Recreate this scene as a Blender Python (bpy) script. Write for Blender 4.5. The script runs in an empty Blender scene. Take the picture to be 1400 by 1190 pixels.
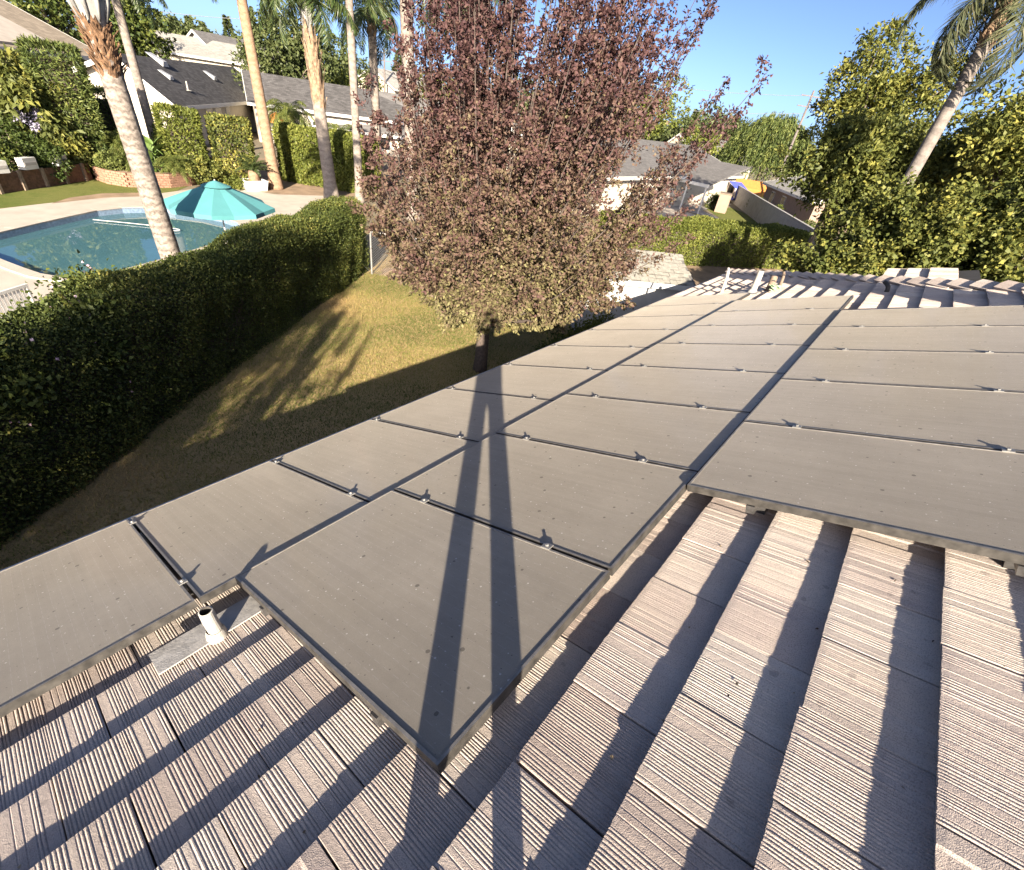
import bpy, bmesh, math, random
import numpy as np
from mathutils import Vector, Matrix
from mathutils.geometry import tessellate_polygon
R = math.radians
random.seed(7); rng = np.random.default_rng(11)
sc = bpy.context.scene
col = sc.collection

# ------------------------------------------------------------------ camera
ZC = 5.6
FPX = 632.42                                    # focal length in pixels of a 1400 wide picture
MW = np.array([[0.6439378, -0.3713732, 0.6688991], [-0.7533388, -0.4603426, 0.4696439], [0.1335096, -0.8063291, -0.5762019]])
cd = bpy.data.cameras.new('camera'); cam = bpy.data.objects.new('camera', cd); col.objects.link(cam)
cd.sensor_fit = 'HORIZONTAL'; cd.sensor_width = 36.0; cd.lens = FPX / 1400 * 36.0
cd.clip_start = 0.02; cd.clip_end = 6000
cx, cy, cz = MW[:, 0], MW[:, 1], MW[:, 2]       # right, down, forward in world
m = Matrix.Identity(4)
for i in range(3):
    m[i][0] = cx[i]; m[i][1] = -cy[i]; m[i][2] = -cz[i]
m[2][3] = ZC
cam.matrix_world = m
sc.camera = cam

# ------------------------------------------------------------------ light
LD = Vector((0.70965, 0.60570, -0.35991)).normalized()      # direction the sunlight travels
wd = bpy.data.worlds.new('World'); sc.world = wd; wd.use_nodes = True
nt = wd.node_tree; nt.nodes.clear()
sk = nt.nodes.new('ShaderNodeTexSky'); sk.sky_type = 'NISHITA'; sk.sun_disc = False
sk.sun_elevation = R(21.1); sk.sun_rotation = math.atan2(-LD.x, -LD.y); sk.altitude = 100
sk.air_density = 0.31; sk.dust_density = 1.4; sk.ozone_density = 2.3
bg = nt.nodes.new('ShaderNodeBackground'); bg.inputs[1].default_value = 0.076
ow = nt.nodes.new('ShaderNodeOutputWorld')
nt.links.new(sk.outputs[0], bg.inputs[0]); nt.links.new(bg.outputs[0], ow.inputs[0])
sd = bpy.data.lights.new('sun', 'SUN'); sd.energy = 5.0; sd.angle = R(0.5); sd.color = (1.0, 0.87, 0.70)
sun = bpy.data.objects.new('sun', sd); col.objects.link(sun)
sun.rotation_euler = LD.to_track_quat('-Z', 'Y').to_euler()
sun.location = (-40, -34, 40)
vs = sc.view_settings; vs.view_transform = 'Standard'; vs.look = 'None'; vs.exposure = 1.92; vs.gamma = 1.0
vs.use_curve_mapping = False
sc.render.engine = 'CYCLES'
sc.cycles.use_denoising = True
sc.cycles.max_bounces = 8; sc.cycles.transparent_max_bounces = 12
sc.cycles.caustics_reflective = False; sc.cycles.caustics_refractive = False

# ------------------------------------------------------------------ helpers
def ray(px, py):
    d = MW @ np.array([px - 700.0, py - 595.0, FPX]); return d / np.linalg.norm(d)
def G(px, py, z=0.0):                            # the point at height z seen in that direction
    d = ray(px, py); t = (z - ZC) / d[2]; return Vector((d[0] * t, d[1] * t, z))
def D(px, py, dist):                             # the point at that horizontal distance
    d = ray(px, py); t = dist / math.hypot(d[0], d[1]); return Vector((d[0] * t, d[1] * t, ZC + d[2] * t))
def AZ(az, d, z=0.0):
    return Vector((d * math.cos(R(az)), d * math.sin(R(az)), z))

class MB:
    def __init__(s): s.v = []; s.f = []; s.mi = []
    def add(s, vs, fs, mi=0):
        o = len(s.v); s.v += [tuple(v) for v in vs]; s.f += [tuple(i + o for i in f) for f in fs]; s.mi += [mi] * len(fs); return s
    def box(s, a, b, M=None, mi=0):
        x0, y0, z0 = a; x1, y1, z1 = b
        vs = [Vector(p) for p in ((x0,y0,z0),(x1,y0,z0),(x1,y1,z0),(x0,y1,z0),(x0,y0,z1),(x1,y0,z1),(x1,y1,z1),(x0,y1,z1))]
        if M is not None: vs = [M @ v for v in vs]
        return s.add(vs, [(0,3,2,1),(4,5,6,7),(0,1,5,4),(1,2,6,5),(2,3,7,6),(3,0,4,7)], mi)
    def tube(s, pts, rad, n=8, caps=True, mi=0):
        pts = [Vector(p) for p in pts]; k = len(pts)
        if not hasattr(rad, '__len__'): rad = [rad] * k
        o = len(s.v); prev = None
        for i, p in enumerate(pts):
            t = (pts[min(i + 1, k - 1)] - pts[max(i - 1, 0)])
            t = t.normalized() if t.length > 1e-9 else Vector((0, 0, 1))
            if prev is None:
                a = Vector((1, 0, 0)) if abs(t.x) < .8 else Vector((0, 1, 0))
                u = t.cross(a).normalized()
            else:
                u = (prev - t * prev.dot(t)).normalized()
            prev = u; w = t.cross(u)
            for j in range(n):
                an = 2 * math.pi * j / n
                s.v.append(tuple(p + (u * math.cos(an) + w * math.sin(an)) * rad[i]))
        for i in range(k - 1):
            for j in range(n):
                a = o + i * n + j; b = o + i * n + (j + 1) % n
                s.f.append((a, b, b + n, a + n)); s.mi.append(mi)
        if caps:
            s.f.append(tuple(o + j for j in reversed(range(n)))); s.mi.append(mi)
            s.f.append(tuple(o + (k - 1) * n + j for j in range(n))); s.mi.append(mi)
        return s
    def prism(s, poly, z0, z1, mi=0):            # upright prism over an xy polygon (counter-clockwise)
        n = len(poly); vs = [(p[0], p[1], z0) for p in poly] + [(p[0], p[1], z1) for p in poly]
        fs = [tuple(reversed(range(n))), tuple(range(n, 2 * n))] + [(i, (i + 1) % n, n + (i + 1) % n, n + i) for i in range(n)]
        return s.add(vs, fs, mi)
    def slab(s, quad, th, mi=0):                 # quad of 3d points, thickened downwards along its normal
        q = [Vector(p) for p in quad]; nn = (q[1] - q[0]).cross(q[-1] - q[0]).normalized()
        if nn.z < 0: q.reverse(); nn = -nn
        n = len(q); vs = q + [p - nn * th for p in q]
        fs = [tuple(range(n)), tuple(reversed(range(n, 2 * n)))] + [(i, n + i, n + (i + 1) % n, (i + 1) % n) for i in range(n)]
        return s.add(vs, fs, mi)
    def mesh(s, name, mats, smooth=False):
        me = bpy.data.meshes.new(name); me.from_pydata(s.v, [], s.f)
        for mt in (mats if isinstance(mats, (list, tuple)) else [mats]): me.materials.append(mt)
        if max(s.mi, default=0) > 0: me.polygons.foreach_set('material_index', s.mi)
        if smooth: me.polygons.foreach_set('use_smooth', [True] * len(me.polygons))
        me.update(); return me
    def build(s, name, mats, parent=None, smooth=False, loc=None):
        return link(name, s.mesh(name, mats, smooth), parent, loc)

def link(name, data, parent=None, loc=None):
    o = bpy.data.objects.new(name, data); col.objects.link(o)
    if parent is not None: o.parent = parent
    if loc is not None: o.location = loc
    return o
def tag(o, label, cat, group=None, kind=None):
    o['label'] = label; o['category'] = cat
    if group: o['group'] = group
    if kind: o['kind'] = kind
    return o
def thing(name, label, cat, loc=(0, 0, 0), rot=(0, 0, 0), group=None):
    o = bpy.data.objects.new(name, None); col.objects.link(o); o.empty_display_size = .2
    o.location = loc; o.rotation_euler = rot
    return tag(o, label, cat, group)
def struct(o): o['kind'] = 'structure'; return o
def centered(name, label, cat, mb, mat, group=None, smooth=False):
    """a one-mesh thing whose origin sits at its base"""
    a = np.array(mb.v); c = Vector((a[:, 0].mean(), a[:, 1].mean(), a[:, 2].min()))
    mb.v = [tuple(Vector(v) - c) for v in mb.v]
    return tag(mb.build(name, mat, None, smooth, c), label, cat, group)

# ------------------------------------------------------------------ materials
def nmat(name):
    mt = bpy.data.materials.new(name); mt.use_nodes = True; n = mt.node_tree
    return mt, n, n.nodes['Principled BSDF'], n.nodes['Material Output']
def N(n, t, **kw):
    o = n.nodes.new(t)
    for k, v in kw.items():
        if k.startswith('i_'):
            key = k[2:]; key = int(key) if key.isdigit() else key.replace('_', ' ')
            o.inputs[key].default_value = v
        else: setattr(o, k, v)
    return o
def ramp(n, stops, fac=None, interp='LINEAR'):
    r = n.nodes.new('ShaderNodeValToRGB'); cr = r.color_ramp; cr.interpolation = interp
    while len(cr.elements) < len(stops): cr.elements.new(0.5)
    for e, (p, c) in zip(cr.elements, stops):
        e.position = p; e.color = (*c, 1) if len(c) == 3 else c
    if fac is not None: n.links.new(fac, r.inputs[0])
    return r
def mixc(n, a, b, fac, mode='MIX'):
    x = n.nodes.new('ShaderNodeMix'); x.data_type = 'RGBA'; x.blend_type = mode
    for s, v in ((x.inputs[0], fac), (x.inputs[6], a), (x.inputs[7], b)):
        if hasattr(v, 'is_linked') or hasattr(v, 'links'): n.links.new(v, s)
        else: s.default_value = v if not isinstance(v, tuple) else ((*v, 1) if len(v) == 3 else v)
    return x.outputs[2]
def math_(n, op, a, b=None, c=None):
    x = n.nodes.new('ShaderNodeMath'); x.operation = op
    for i, v in enumerate((a, b, c)):
        if v is None: continue
        if hasattr(v, 'links'): n.links.new(v, x.inputs[i])
        else: x.inputs[i].default_value = v
    return x.outputs[0]
def noise(n, vec, scale, detail=4, rough=.55):
    t = N(n, 'ShaderNodeTexNoise'); t.inputs['Scale'].default_value = scale; t.inputs['Detail'].default_value = detail
    t.inputs['Roughness'].default_value = rough
    if vec is not None: n.links.new(vec, t.inputs['Vector'])
    return t.outputs['Fac']
def coords(n, kind='Object'):
    return n.nodes.new('ShaderNodeTexCoord').outputs[kind]
def worldpos(n):
    return n.nodes.new('ShaderNodeNewGeometry').outputs['Position']
def bump(n, b, h, strength=.3, dist=.01):
    x = N(n, 'ShaderNodeBump'); x.inputs['Strength'].default_value = strength; x.inputs['Distance'].default_value = dist
    n.links.new(h, x.inputs['Height']); n.links.new(x.outputs[0], b.inputs['Normal']); return x
def plain(name, c, rough=.7, metal=0.0, var=.25, scale=6.0, bmp=.15, bscale=None, spec=.5):
    mt, n, b, o = nmat(name); p = worldpos(n)
    f = noise(n, p, scale, 6)
    lo = tuple(v * (1 - var) for v in c); hi = tuple(min(1, v * (1 + var)) for v in c)
    r = ramp(n, [(.3, lo), (.7, hi)], f); n.links.new(r.outputs[0], b.inputs['Base Color'])
    b.inputs['Roughness'].default_value = rough; b.inputs['Metallic'].default_value = metal
    b.inputs['Specular IOR Level'].default_value = spec
    if bmp: bump(n, b, noise(n, p, bscale or scale * 12, 5), bmp, .01)
    return mt
def leafmat(name, stops, trans=.3, rough=.55, spec=.25):
    mt, n, b, o = nmat(name)
    at = N(n, 'ShaderNodeAttribute'); at.attribute_name = 'lv'
    r = ramp(n, stops, at.outputs['Fac'])
    n.links.new(r.outputs[0], b.inputs['Base Color']); b.inputs['Roughness'].default_value = rough
    b.inputs['Specular IOR Level'].default_value = spec
    tr = N(n, 'ShaderNodeBsdfTranslucent'); c2 = mixc(n, r.outputs[0], (1.0, 1.0, .35), .25, 'MULTIPLY'); n.links.new(c2, tr.inputs[0])
    mx = N(n, 'ShaderNodeMixShader'); mx.inputs[0].default_value = trans
    n.links.new(b.outputs[0], mx.inputs[1]); n.links.new(tr.outputs[0], mx.inputs[2]); n.links.new(mx.outputs[0], o.inputs[0])
    return mt

def tile_mat():
    mt, n, b, o = nmat('concrete_tile'); oc = coords(n, 'Object'); p = worldpos(n)
    oi = N(n, 'ShaderNodeObjectInfo'); g = N(n, 'ShaderNodeNewGeometry')
    rnd = math_(n, 'FRACT', math_(n, 'ADD', oi.outputs['Random'], g.outputs['Random Per Island']))
    base = ramp(n, [(0, (.44, .36, .32)), (.2, (.56, .49, .43)), (.45, (.51, .43, .38)), (.7, (.60, .535, .475)), (.85, (.47, .395, .365)), (1, (.58, .505, .44))], rnd)
    f1 = noise(n, p, 9, 6, .65)
    c = mixc(n, base.outputs[0], (.60, .535, .465), math_(n, 'MULTIPLY', f1, .4))
    f2 = noise(n, p, 260, 3, .7)
    sp = ramp(n, [(.36, (.55, .55, .55)), (.5, (1, 1, 1)), (.72, (1.12, 1.1, 1.08))], f2)
    c = mixc(n, c, sp.outputs[0], .8, 'MULTIPLY')
    f3 = noise(n, p, 2.2, 5, .6)
    st = ramp(n, [(.30, (.70, .68, .68)), (.5, (.95, .94, .93)), (.65, (1.04, 1.03, 1.0))], f3)
    c = mixc(n, c, st.outputs[0], .7, 'MULTIPLY')
    vl = N(n, 'ShaderNodeTexVoronoi'); vl.inputs['Scale'].default_value = 16; n.links.new(p, vl.inputs['Vector']); vq = N(n, 'ShaderNodeSeparateColor'); n.links.new(vl.outputs['Color'], vq.inputs[0])
    lich = math_(n, 'LESS_THAN', math_(n, 'ADD', vl.outputs['Distance'], math_(n, 'MULTIPLY', math_(n, 'SUBTRACT', noise(n, p, 60, 4), .5), .55)), math_(n, 'MULTIPLY', math_(n, 'GREATER_THAN', vq.outputs[0], .82), math_(n, 'MULTIPLY_ADD', vq.outputs[1], .22, .03)))
    c = mixc(n, c, (.20, .175, .16), math_(n, 'MULTIPLY', lich, .38))
    n.links.new(c, b.inputs['Base Color']); b.inputs['Roughness'].default_value = .9; b.inputs['Specular IOR Level'].default_value = .15; b.inputs['Diffuse Roughness'].default_value = .15
    h = math_(n, 'ADD', noise(n, p, 330, 2, .6), math_(n, 'MULTIPLY', noise(n, p, 60, 4), .8))
    bump(n, b, h, .6, .004)
    return mt

def panel_mat():
    mt, n, b, o = nmat('dusty_panel_glass'); oc = coords(n, 'Object'); p = worldpos(n)
    sx = N(n, 'ShaderNodeSeparateXYZ'); n.links.new(oc, sx.inputs[0])
    # thin bright bus lines along the slope, spaced 45 mm, broken into dashes
    fx = math_(n, 'ABSOLUTE', math_(n, 'SUBTRACT', math_(n, 'FRACT', math_(n, 'MULTIPLY', sx.outputs[0], 1 / .0445)), .5))
    ln = math_(n, 'LESS_THAN', fx, .022)
    fy = math_(n, 'FRACT', math_(n, 'MULTIPLY', sx.outputs[1], 1 / .060)); dash = math_(n, 'GREATER_THAN', fy, .35)
    ln = math_(n, 'MULTIPLY', ln, dash)
    oi = N(n, 'ShaderNodeObjectInfo')
    d1 = noise(n, p, 1.7, 6, .6); d2 = noise(n, p, 14, 5, .65); d3 = noise(n, p, 420, 2, .6)
    dust = ramp(n, [(.25, (.285, .256, .212)), (.75, (.35, .316, .266))], d1)
    c = mixc(n, dust.outputs[0], (.232, .210, .180), math_(n, 'MULTIPLY', d2, .55))
    gr = ramp(n, [(.3, (.75, .75, .75)), (.62, (1.06, 1.06, 1.05))], d3); c = mixc(n, c, gr.outputs[0], .6, 'MULTIPLY')
    # rain runs down the slope
    mp = N(n, 'ShaderNodeMapping'); mp.inputs['Scale'].default_value = (22, 1.2, 1); n.links.new(oc, mp.inputs[0])
    ad = N(n, 'ShaderNodeVectorMath'); ad.operation = 'ADD'; n.links.new(mp.outputs[0], ad.inputs[0])
    cb = N(n, 'ShaderNodeCombineXYZ'); n.links.new(math_(n, 'MULTIPLY', oi.outputs['Random'], 60), cb.inputs[2]); n.links.new(cb.outputs[0], ad.inputs[1])
    stk = ramp(n, [(.35, (.9, .9, .9)), (.6, (1.05, 1.05, 1.05))], noise(n, ad.outputs[0], 1.0, 4)); c = mixc(n, c, stk.outputs[0], .45, 'MULTIPLY')
    c = mixc(n, c, (.36, .34, .31), math_(n, 'MULTIPLY', ln, .55))
    # spots: dark drops and pale specks
    sh = N(n, 'ShaderNodeVectorMath'); sh.operation = 'ADD'; n.links.new(oc, sh.inputs[0])
    cb2 = N(n, 'ShaderNodeCombineXYZ'); n.links.new(math_(n, 'MULTIPLY', oi.outputs['Random'], 91), cb2.inputs[0]); n.links.new(cb2.outputs[0], sh.inputs[1])
    def spots(scale, thresh, r0, r1, amt, colr, wobble, c):
        ve = N(n, 'ShaderNodeTexVoronoi', voronoi_dimensions='2D'); ve.inputs['Scale'].default_value = scale; n.links.new(sh.outputs[0], ve.inputs['Vector'])
        q = N(n, 'ShaderNodeSeparateColor'); n.links.new(ve.outputs['Color'], q.inputs[0])
        thr = math_(n, 'MULTIPLY', math_(n, 'GREATER_THAN', q.outputs[0], thresh), math_(n, 'MULTIPLY_ADD', math_(n, 'POWER', q.outputs[1], 3), r1 - r0, r0))
        wob = math_(n, 'ADD', ve.outputs['Distance'], math_(n, 'MULTIPLY', math_(n, 'SUBTRACT', noise(n, p, 170, 3), .5), wobble))
        return mixc(n, c, colr, math_(n, 'MULTIPLY', math_(n, 'LESS_THAN', wob, thr), amt))
    c = spots(9, .62, .02, .095, .75, (.10, .088, .076), .06, c)
    c = spots(24, .70, .03, .11, .7, (.60, .57, .53), .05, c)
    c = spots(30, .75, .03, .10, .7, (.12, .105, .09), .05, c)
    n.links.new(c, b.inputs['Base Color'])
    b.inputs['Roughness'].default_value = .6; b.inputs['Specular IOR Level'].default_value = .15
    b.inputs['Diffuse Roughness'].default_value = .85
    b.inputs['Coat Weight'].default_value = .14; b.inputs['Coat Roughness'].default_value = .10
    bump(n, b, noise(n, p, 900, 2, .7), .42, .002)
    return mt

def trunk_mat(name, c1, c2, bands=7.0):
    mt, n, b, o = nmat(name); oc = coords(n, 'Object')
    w = N(n, 'ShaderNodeTexWave', wave_type='BANDS', bands_direction='Z'); w.inputs['Scale'].default_value = bands
    w.inputs['Distortion'].default_value = 7.0; w.inputs['Detail'].default_value = 5; w.inputs['Detail Scale'].default_value = 3.5
    n.links.new(oc, w.inputs['Vector'])
    mp = N(n, 'ShaderNodeMapping'); mp.inputs['Scale'].default_value = (9, 9, 14); n.links.new(oc, mp.inputs[0])
    f = noise(n, mp.outputs[0], 1.5, 6, .7)
    r = ramp(n, [(.25, c1), (.75, c2)], math_(n, 'ADD', math_(n, 'MULTIPLY', w.outputs['Fac'], .22), math_(n, 'MULTIPLY', f, .78)))
    n.links.new(r.outputs[0], b.inputs['Base Color']); b.inputs['Roughness'].default_value = .9; b.inputs['Specular IOR Level'].default_value = .15
    bump(n, b, math_(n, 'ADD', math_(n, 'MULTIPLY', w.outputs['Fac'], .5), f), .4, .02)
    return mt

def shingle_mat(name, c, sc_=(4, 4), var=.16):
    mt, n, b, o = nmat(name); oc = coords(n, 'UV') if False else coords(n, 'Object')
    br = N(n, 'ShaderNodeTexBrick'); br.inputs['Scale'].default_value = 1.0
    br.inputs['Brick Width'].default_value = .32; br.inputs['Row Height'].default_value = .16; br.inputs['Mortar Size'].default_value = .008
    br.inputs['Color1'].default_value = (*[v * (1 - var) for v in c], 1); br.inputs['Color2'].default_value = (*[v * (1 + var) for v in c], 1)
    br.inputs['Mortar'].default_value = (*[v * .62 for v in c], 1)
    mp = N(n, 'ShaderNodeMapping'); mp.inputs['Scale'].default_value = (sc_[0] / 4, sc_[1] / 4, 1); n.links.new(oc, mp.inputs[0])
    n.links.new(mp.outputs[0], br.inputs['Vector'])
    c2 = mixc(n, br.outputs['Color'], ramp(n, [(.3, (.8, .8, .8)), (.7, (1.15, 1.15, 1.15))], noise(n, worldpos(n), .9, 6)).outputs[0], .7, 'MULTIPLY')
    n.links.new(c2, b.inputs['Base Color']); b.inputs['Roughness'].default_value = .9; b.inputs['Specular IOR Level'].default_value = .2
    bump(n, b, br.outputs['Fac'], -.4, .01)
    return mt

def lawn_mat(name, green, dry, dry_amt=.5):
    mt, n, b, o = nmat(name); p = worldpos(n)
    f = math_(n, 'ADD', math_(n, 'MULTIPLY', noise(n, p, .55, 5, .6), .75), math_(n, 'MULTIPLY', noise(n, p, 5, 4, .6), .25))
    r = ramp(n, [(.5 - .25 * dry_amt - .12, green), (.5 - .25 * dry_amt + .1, dry)], f)
    g = ramp(n, [(.3, (.5, .5, .5)), (.7, (1.3, 1.3, 1.3))], noise(n, p, 55, 4, .7))
    n.links.new(mixc(n, r.outputs[0], g.outputs[0], .8, 'MULTIPLY'), b.inputs['Base Color'])
    b.inputs['Roughness'].default_value = 1; b.inputs['Specular IOR Level'].default_value = .1
    bump(n, b, noise(n, p, 70, 4), .6, .03)
    return mt

def water_mat():
    mt, n, b, o = nmat('pool_water'); n.nodes.remove(b); p = worldpos(n)
    tr = N(n, 'ShaderNodeBsdfTransparent'); tr.inputs[0].default_value = (.55, .88, .88, 1)
    gl = N(n, 'ShaderNodeBsdfGlossy'); gl.inputs['Roughness'].default_value = .015; gl.inputs[0].default_value = (.95, .97, 1, 1)
    df = N(n, 'ShaderNodeBsdfDiffuse'); df.inputs[0].default_value = (.20, .46, .53, 1)
    md = N(n, 'ShaderNodeMixShader'); md.inputs[0].default_value = .27; n.links.new(tr.outputs[0], md.inputs[1]); n.links.new(df.outputs[0], md.inputs[2])
    fr = N(n, 'ShaderNodeFresnel'); fr.inputs[0].default_value = 1.4
    bp = N(n, 'ShaderNodeBump'); bp.inputs['Strength'].default_value = .025; bp.inputs['Distance'].default_value = .02
    n.links.new(noise(n, p, 2.2, 3), bp.inputs['Height']); n.links.new(bp.outputs[0], gl.inputs['Normal']); n.links.new(bp.outputs[0], fr.inputs['Normal'])
    mx = N(n, 'ShaderNodeMixShader'); n.links.new(fr.outputs[0], mx.inputs[0]); n.links.new(md.outputs[0], mx.inputs[1]); n.links.new(gl.outputs[0], mx.inputs[2])
    n.links.new(mx.outputs[0], o.inputs[0]); return mt

M = {}
M['tile'] = tile_mat(); M['panel'] = panel_mat()
M['frame'] = plain('black_anodised_frame', (.055, .052, .050), .42, .0, .4, 30, .05)
M['frame_edge'] = plain('dusty_frame_side', (.048, .044, .039), .5, .0, .5, 25, .05)
M['frame_lip'] = plain('dusty_sunlit_lip', (.22, .205, .185), .5, .0, .25, 25, .05)  # dust tone lightened so lip and top carry the sunlit edge line
M['alu'] = plain('dull_aluminium', (.30, .295, .28), .5, .5, .2, 40, .05)
M['deck'] = plain('underlay_and_bore_shade', (.05, .045, .04), .9)
M['stucco'] = plain('white_stucco', (.47, .43, .36), .9, 0, .06, 3, .3, 90)
M['cream'] = plain('cream_stucco', (.50, .43, .34), .9, 0, .08, 3, .3, 90)
M['tan'] = plain('tan_stucco', (.25, .185, .145), .9, 0, .1, 3, .3, 90)
M['whitep'] = plain('white_paint', (.58, .57, .54), .6, 0, .06, 4, .05)
M['greyp'] = plain('grey_paint', (.42, .43, .44), .6, 0, .08, 4, .05)
M['glass_dark'] = plain('dark_window', (.02, .022, .025), .08, 0, .2, 3, 0)
M['wood'] = plain('brown_timber', (.13, .065, .04), .8, 0, .4, 9, .4, 50)
M['wood2'] = plain('weathered_post', (.20, .15, .11), .85, 0, .35, 12, .4, 60)
M['concrete'] = plain('pool_deck_concrete', (.43, .38, .32), .9, 0, .12, 1.6, .2, 60)
M['concrete2'] = plain('grey_concrete', (.36, .34, .32), .9, 0, .12, 1.6, .2, 60)
M['plaster'] = plain('pool_plaster', (.62, .82, .84), .8, 0, .15, .8, .1)
M['pooltile'] = plain('pool_waterline_tile', (.16, .22, .30), .35, 0, .3, 12, .05)
M['water'] = water_mat()
M['dirt'] = plain('bare_dirt', (.25, .175, .11), 1, 0, .3, 1.3, .5, 40)
M['ground'] = plain('ground_soil', (.17, .14, .09), 1, 0, .35, .12, .4, 8)
M['lawn'] = lawn_mat('patchy_lawn', (.17, .19, .055), (.42, .31, .15), .6)
M['lawn2'] = lawn_mat('green_lawn', (.085, .13, .025), (.16, .17, .05), .3)
M['brick'] = plain('planter_brick', (.27, .15, .10), .9, 0, .3, 14, .4, 50)
M['block'] = plain('grey_block_wall', (.30, .285, .27), .95, 0, .12, 2, .4, 60)
M['teal'] = plain('teal_canvas', (.07, .24, .255), .85, 0, .06, 3, .1, 300)
M['orange'] = plain('orange_canvas', (.40, .16, .035), .85, 0, .1, 3, .1, 200)
M['blue'] = plain('blue_canvas', (.06, .08, .38), .8, 0, .1, 5, .1, 200)
M['red'] = plain('red_cloth', (.45, .04, .05), .8, 0, .1, 5, .1, 200)
M['galv'] = plain('galvanised_wire', (.48, .48, .47), .45, .7, .2, 20, .05)
M['pipe'] = plain('white_vent_pipe', (.40, .385, .35), .7, 0, .2, 25, .2, 120)
M['flash'] = plain('grey_lead_flashing', (.40, .385, .36), .7, .0, .25, 18, .2, 80)
M['bark'] = plain('dark_bark', (.085, .065, .055), .95, 0, .4, 14, .8, 40)
M['bark2'] = plain('grey_bark', (.16, .13, .10), .95, 0, .4, 14, .8, 40)
M['palm1'] = trunk_mat('palm_trunk_ringed', (.070, .058, .050), (.33, .285, .245), 1.7)
M['palm2'] = trunk_mat('palm_trunk_grey', (.14, .12, .105), (.29, .25, .215), 1.1)
M['palm3'] = trunk_mat('palm_trunk_ochre', (.19, .12, .075), (.31, .215, .145), 1.1)
M['boot'] = plain('palm_boots', (.24, .165, .105), .95, 0, .55, 6, .5, 30)
M['boot2'] = plain('ragged_palm_boots', (.15, .085, .045), .95, 0, .7, 12, .5, 40)
M['bootgrey'] = plain('palm_crownshaft', (.27, .265, .25), .9, 0, .35, 4, .4, 14)
M['frond'] = leafmat('palm_frond_leaf', [(0, (.03, .055, .018)), (.5, (.07, .10, .03)), (.85, (.13, .14, .05)), (1, (.26, .20, .10))], .25, .4, .5)
M['frondy'] = leafmat('palm_frond_yellow', [(0, (.07, .10, .025)), (.6, (.15, .17, .04)), (1, (.27, .25, .10))], .25)
M['cable'] = plain('power_cable', (.30, .31, .32), .5, .3, .1, 3, 0)
M['pole'] = plain('utility_pole_wood', (.14, .12, .11), .9, 0, .3, 6, .3)
M['shing_dark'] = shingle_mat('charcoal_shingles', (.085, .082, .082), var=.3)
M['shing_grey'] = shingle_mat('grey_shingles', (.135, .13, .127))
M['shing_brown'] = shingle_mat('brown_shingles', (.30, .25, .19), (4, 3))
M['shing_pale'] = shingle_mat('pale_shingles', (.30, .29, .265))
M['shed_shingle'] = plain('pale_shed_shingle', (.245, .235, .205), .9, 0, .22, 9, .3, 160)
M['pink'] = leafmat('pink_petals', [(0, (.45, .26, .36)), (1, (.65, .50, .55))], .3)
M['lav'] = leafmat('lavender_petals', [(0, (.30, .28, .45)), (1, (.55, .52, .62))], .3)
M['skin'] = plain('skin', (.45, .28, .2), .6, 0, .05, 5, 0)
M['denim'] = plain('denim_and_shirt', (.05, .07, .14), .9, 0, .2, 20, .1)
L_plum = leafmat('plum_leaves', [(0, (.060, .031, .033)), (.3, (.122, .066, .062)), (.55, (.148, .104, .072)), (.8, (.165, .150, .070)), (1, (.27, .25, .115))], .25, .6, .2)
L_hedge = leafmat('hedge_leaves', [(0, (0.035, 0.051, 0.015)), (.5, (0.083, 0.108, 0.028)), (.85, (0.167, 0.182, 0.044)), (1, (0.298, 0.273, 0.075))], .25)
L_green = leafmat('green_leaves', [(0, (0.028, 0.050, 0.014)), (.5, (0.077, 0.105, 0.024)), (.85, (0.168, 0.180, 0.040)), (1, (0.348, 0.309, 0.081))], .25)
L_bush = leafmat('bush_leaves', [(0, (0.043, 0.061, 0.018)), (.45, (0.122, 0.139, 0.036)), (.8, (0.267, 0.256, 0.060)), (1, (0.476, 0.416, 0.107))], .28)
L_lime = leafmat('lime_leaves', [(0, (0.062, 0.084, 0.016)), (.5, (0.134, 0.158, 0.032)), (1, (0.268, 0.277, 0.065))], .3)
L_cyp = leafmat('cypress_sprays', [(0, (.040, .060, .018)), (.5, (.085, .115, .030)), (1, (.19, .21, .06))], .2)
L_far = leafmat('distant_leaves', [(0, (.045, .065, .022)), (.5, (.080, .100, .035)), (1, (.15, .165, .06))], .2)
L_grass = leafmat('grass_blades', [(0, (.11, .14, .035)), (.4, (.245, .25, .075)), (.7, (.46, .34, .15)), (1, (.52, .36, .18))], .3)
L_dry = leafmat('dry_fronds', [(0, (.12, .11, .05)), (1, (.34, .28, .15))], .2)

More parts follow.
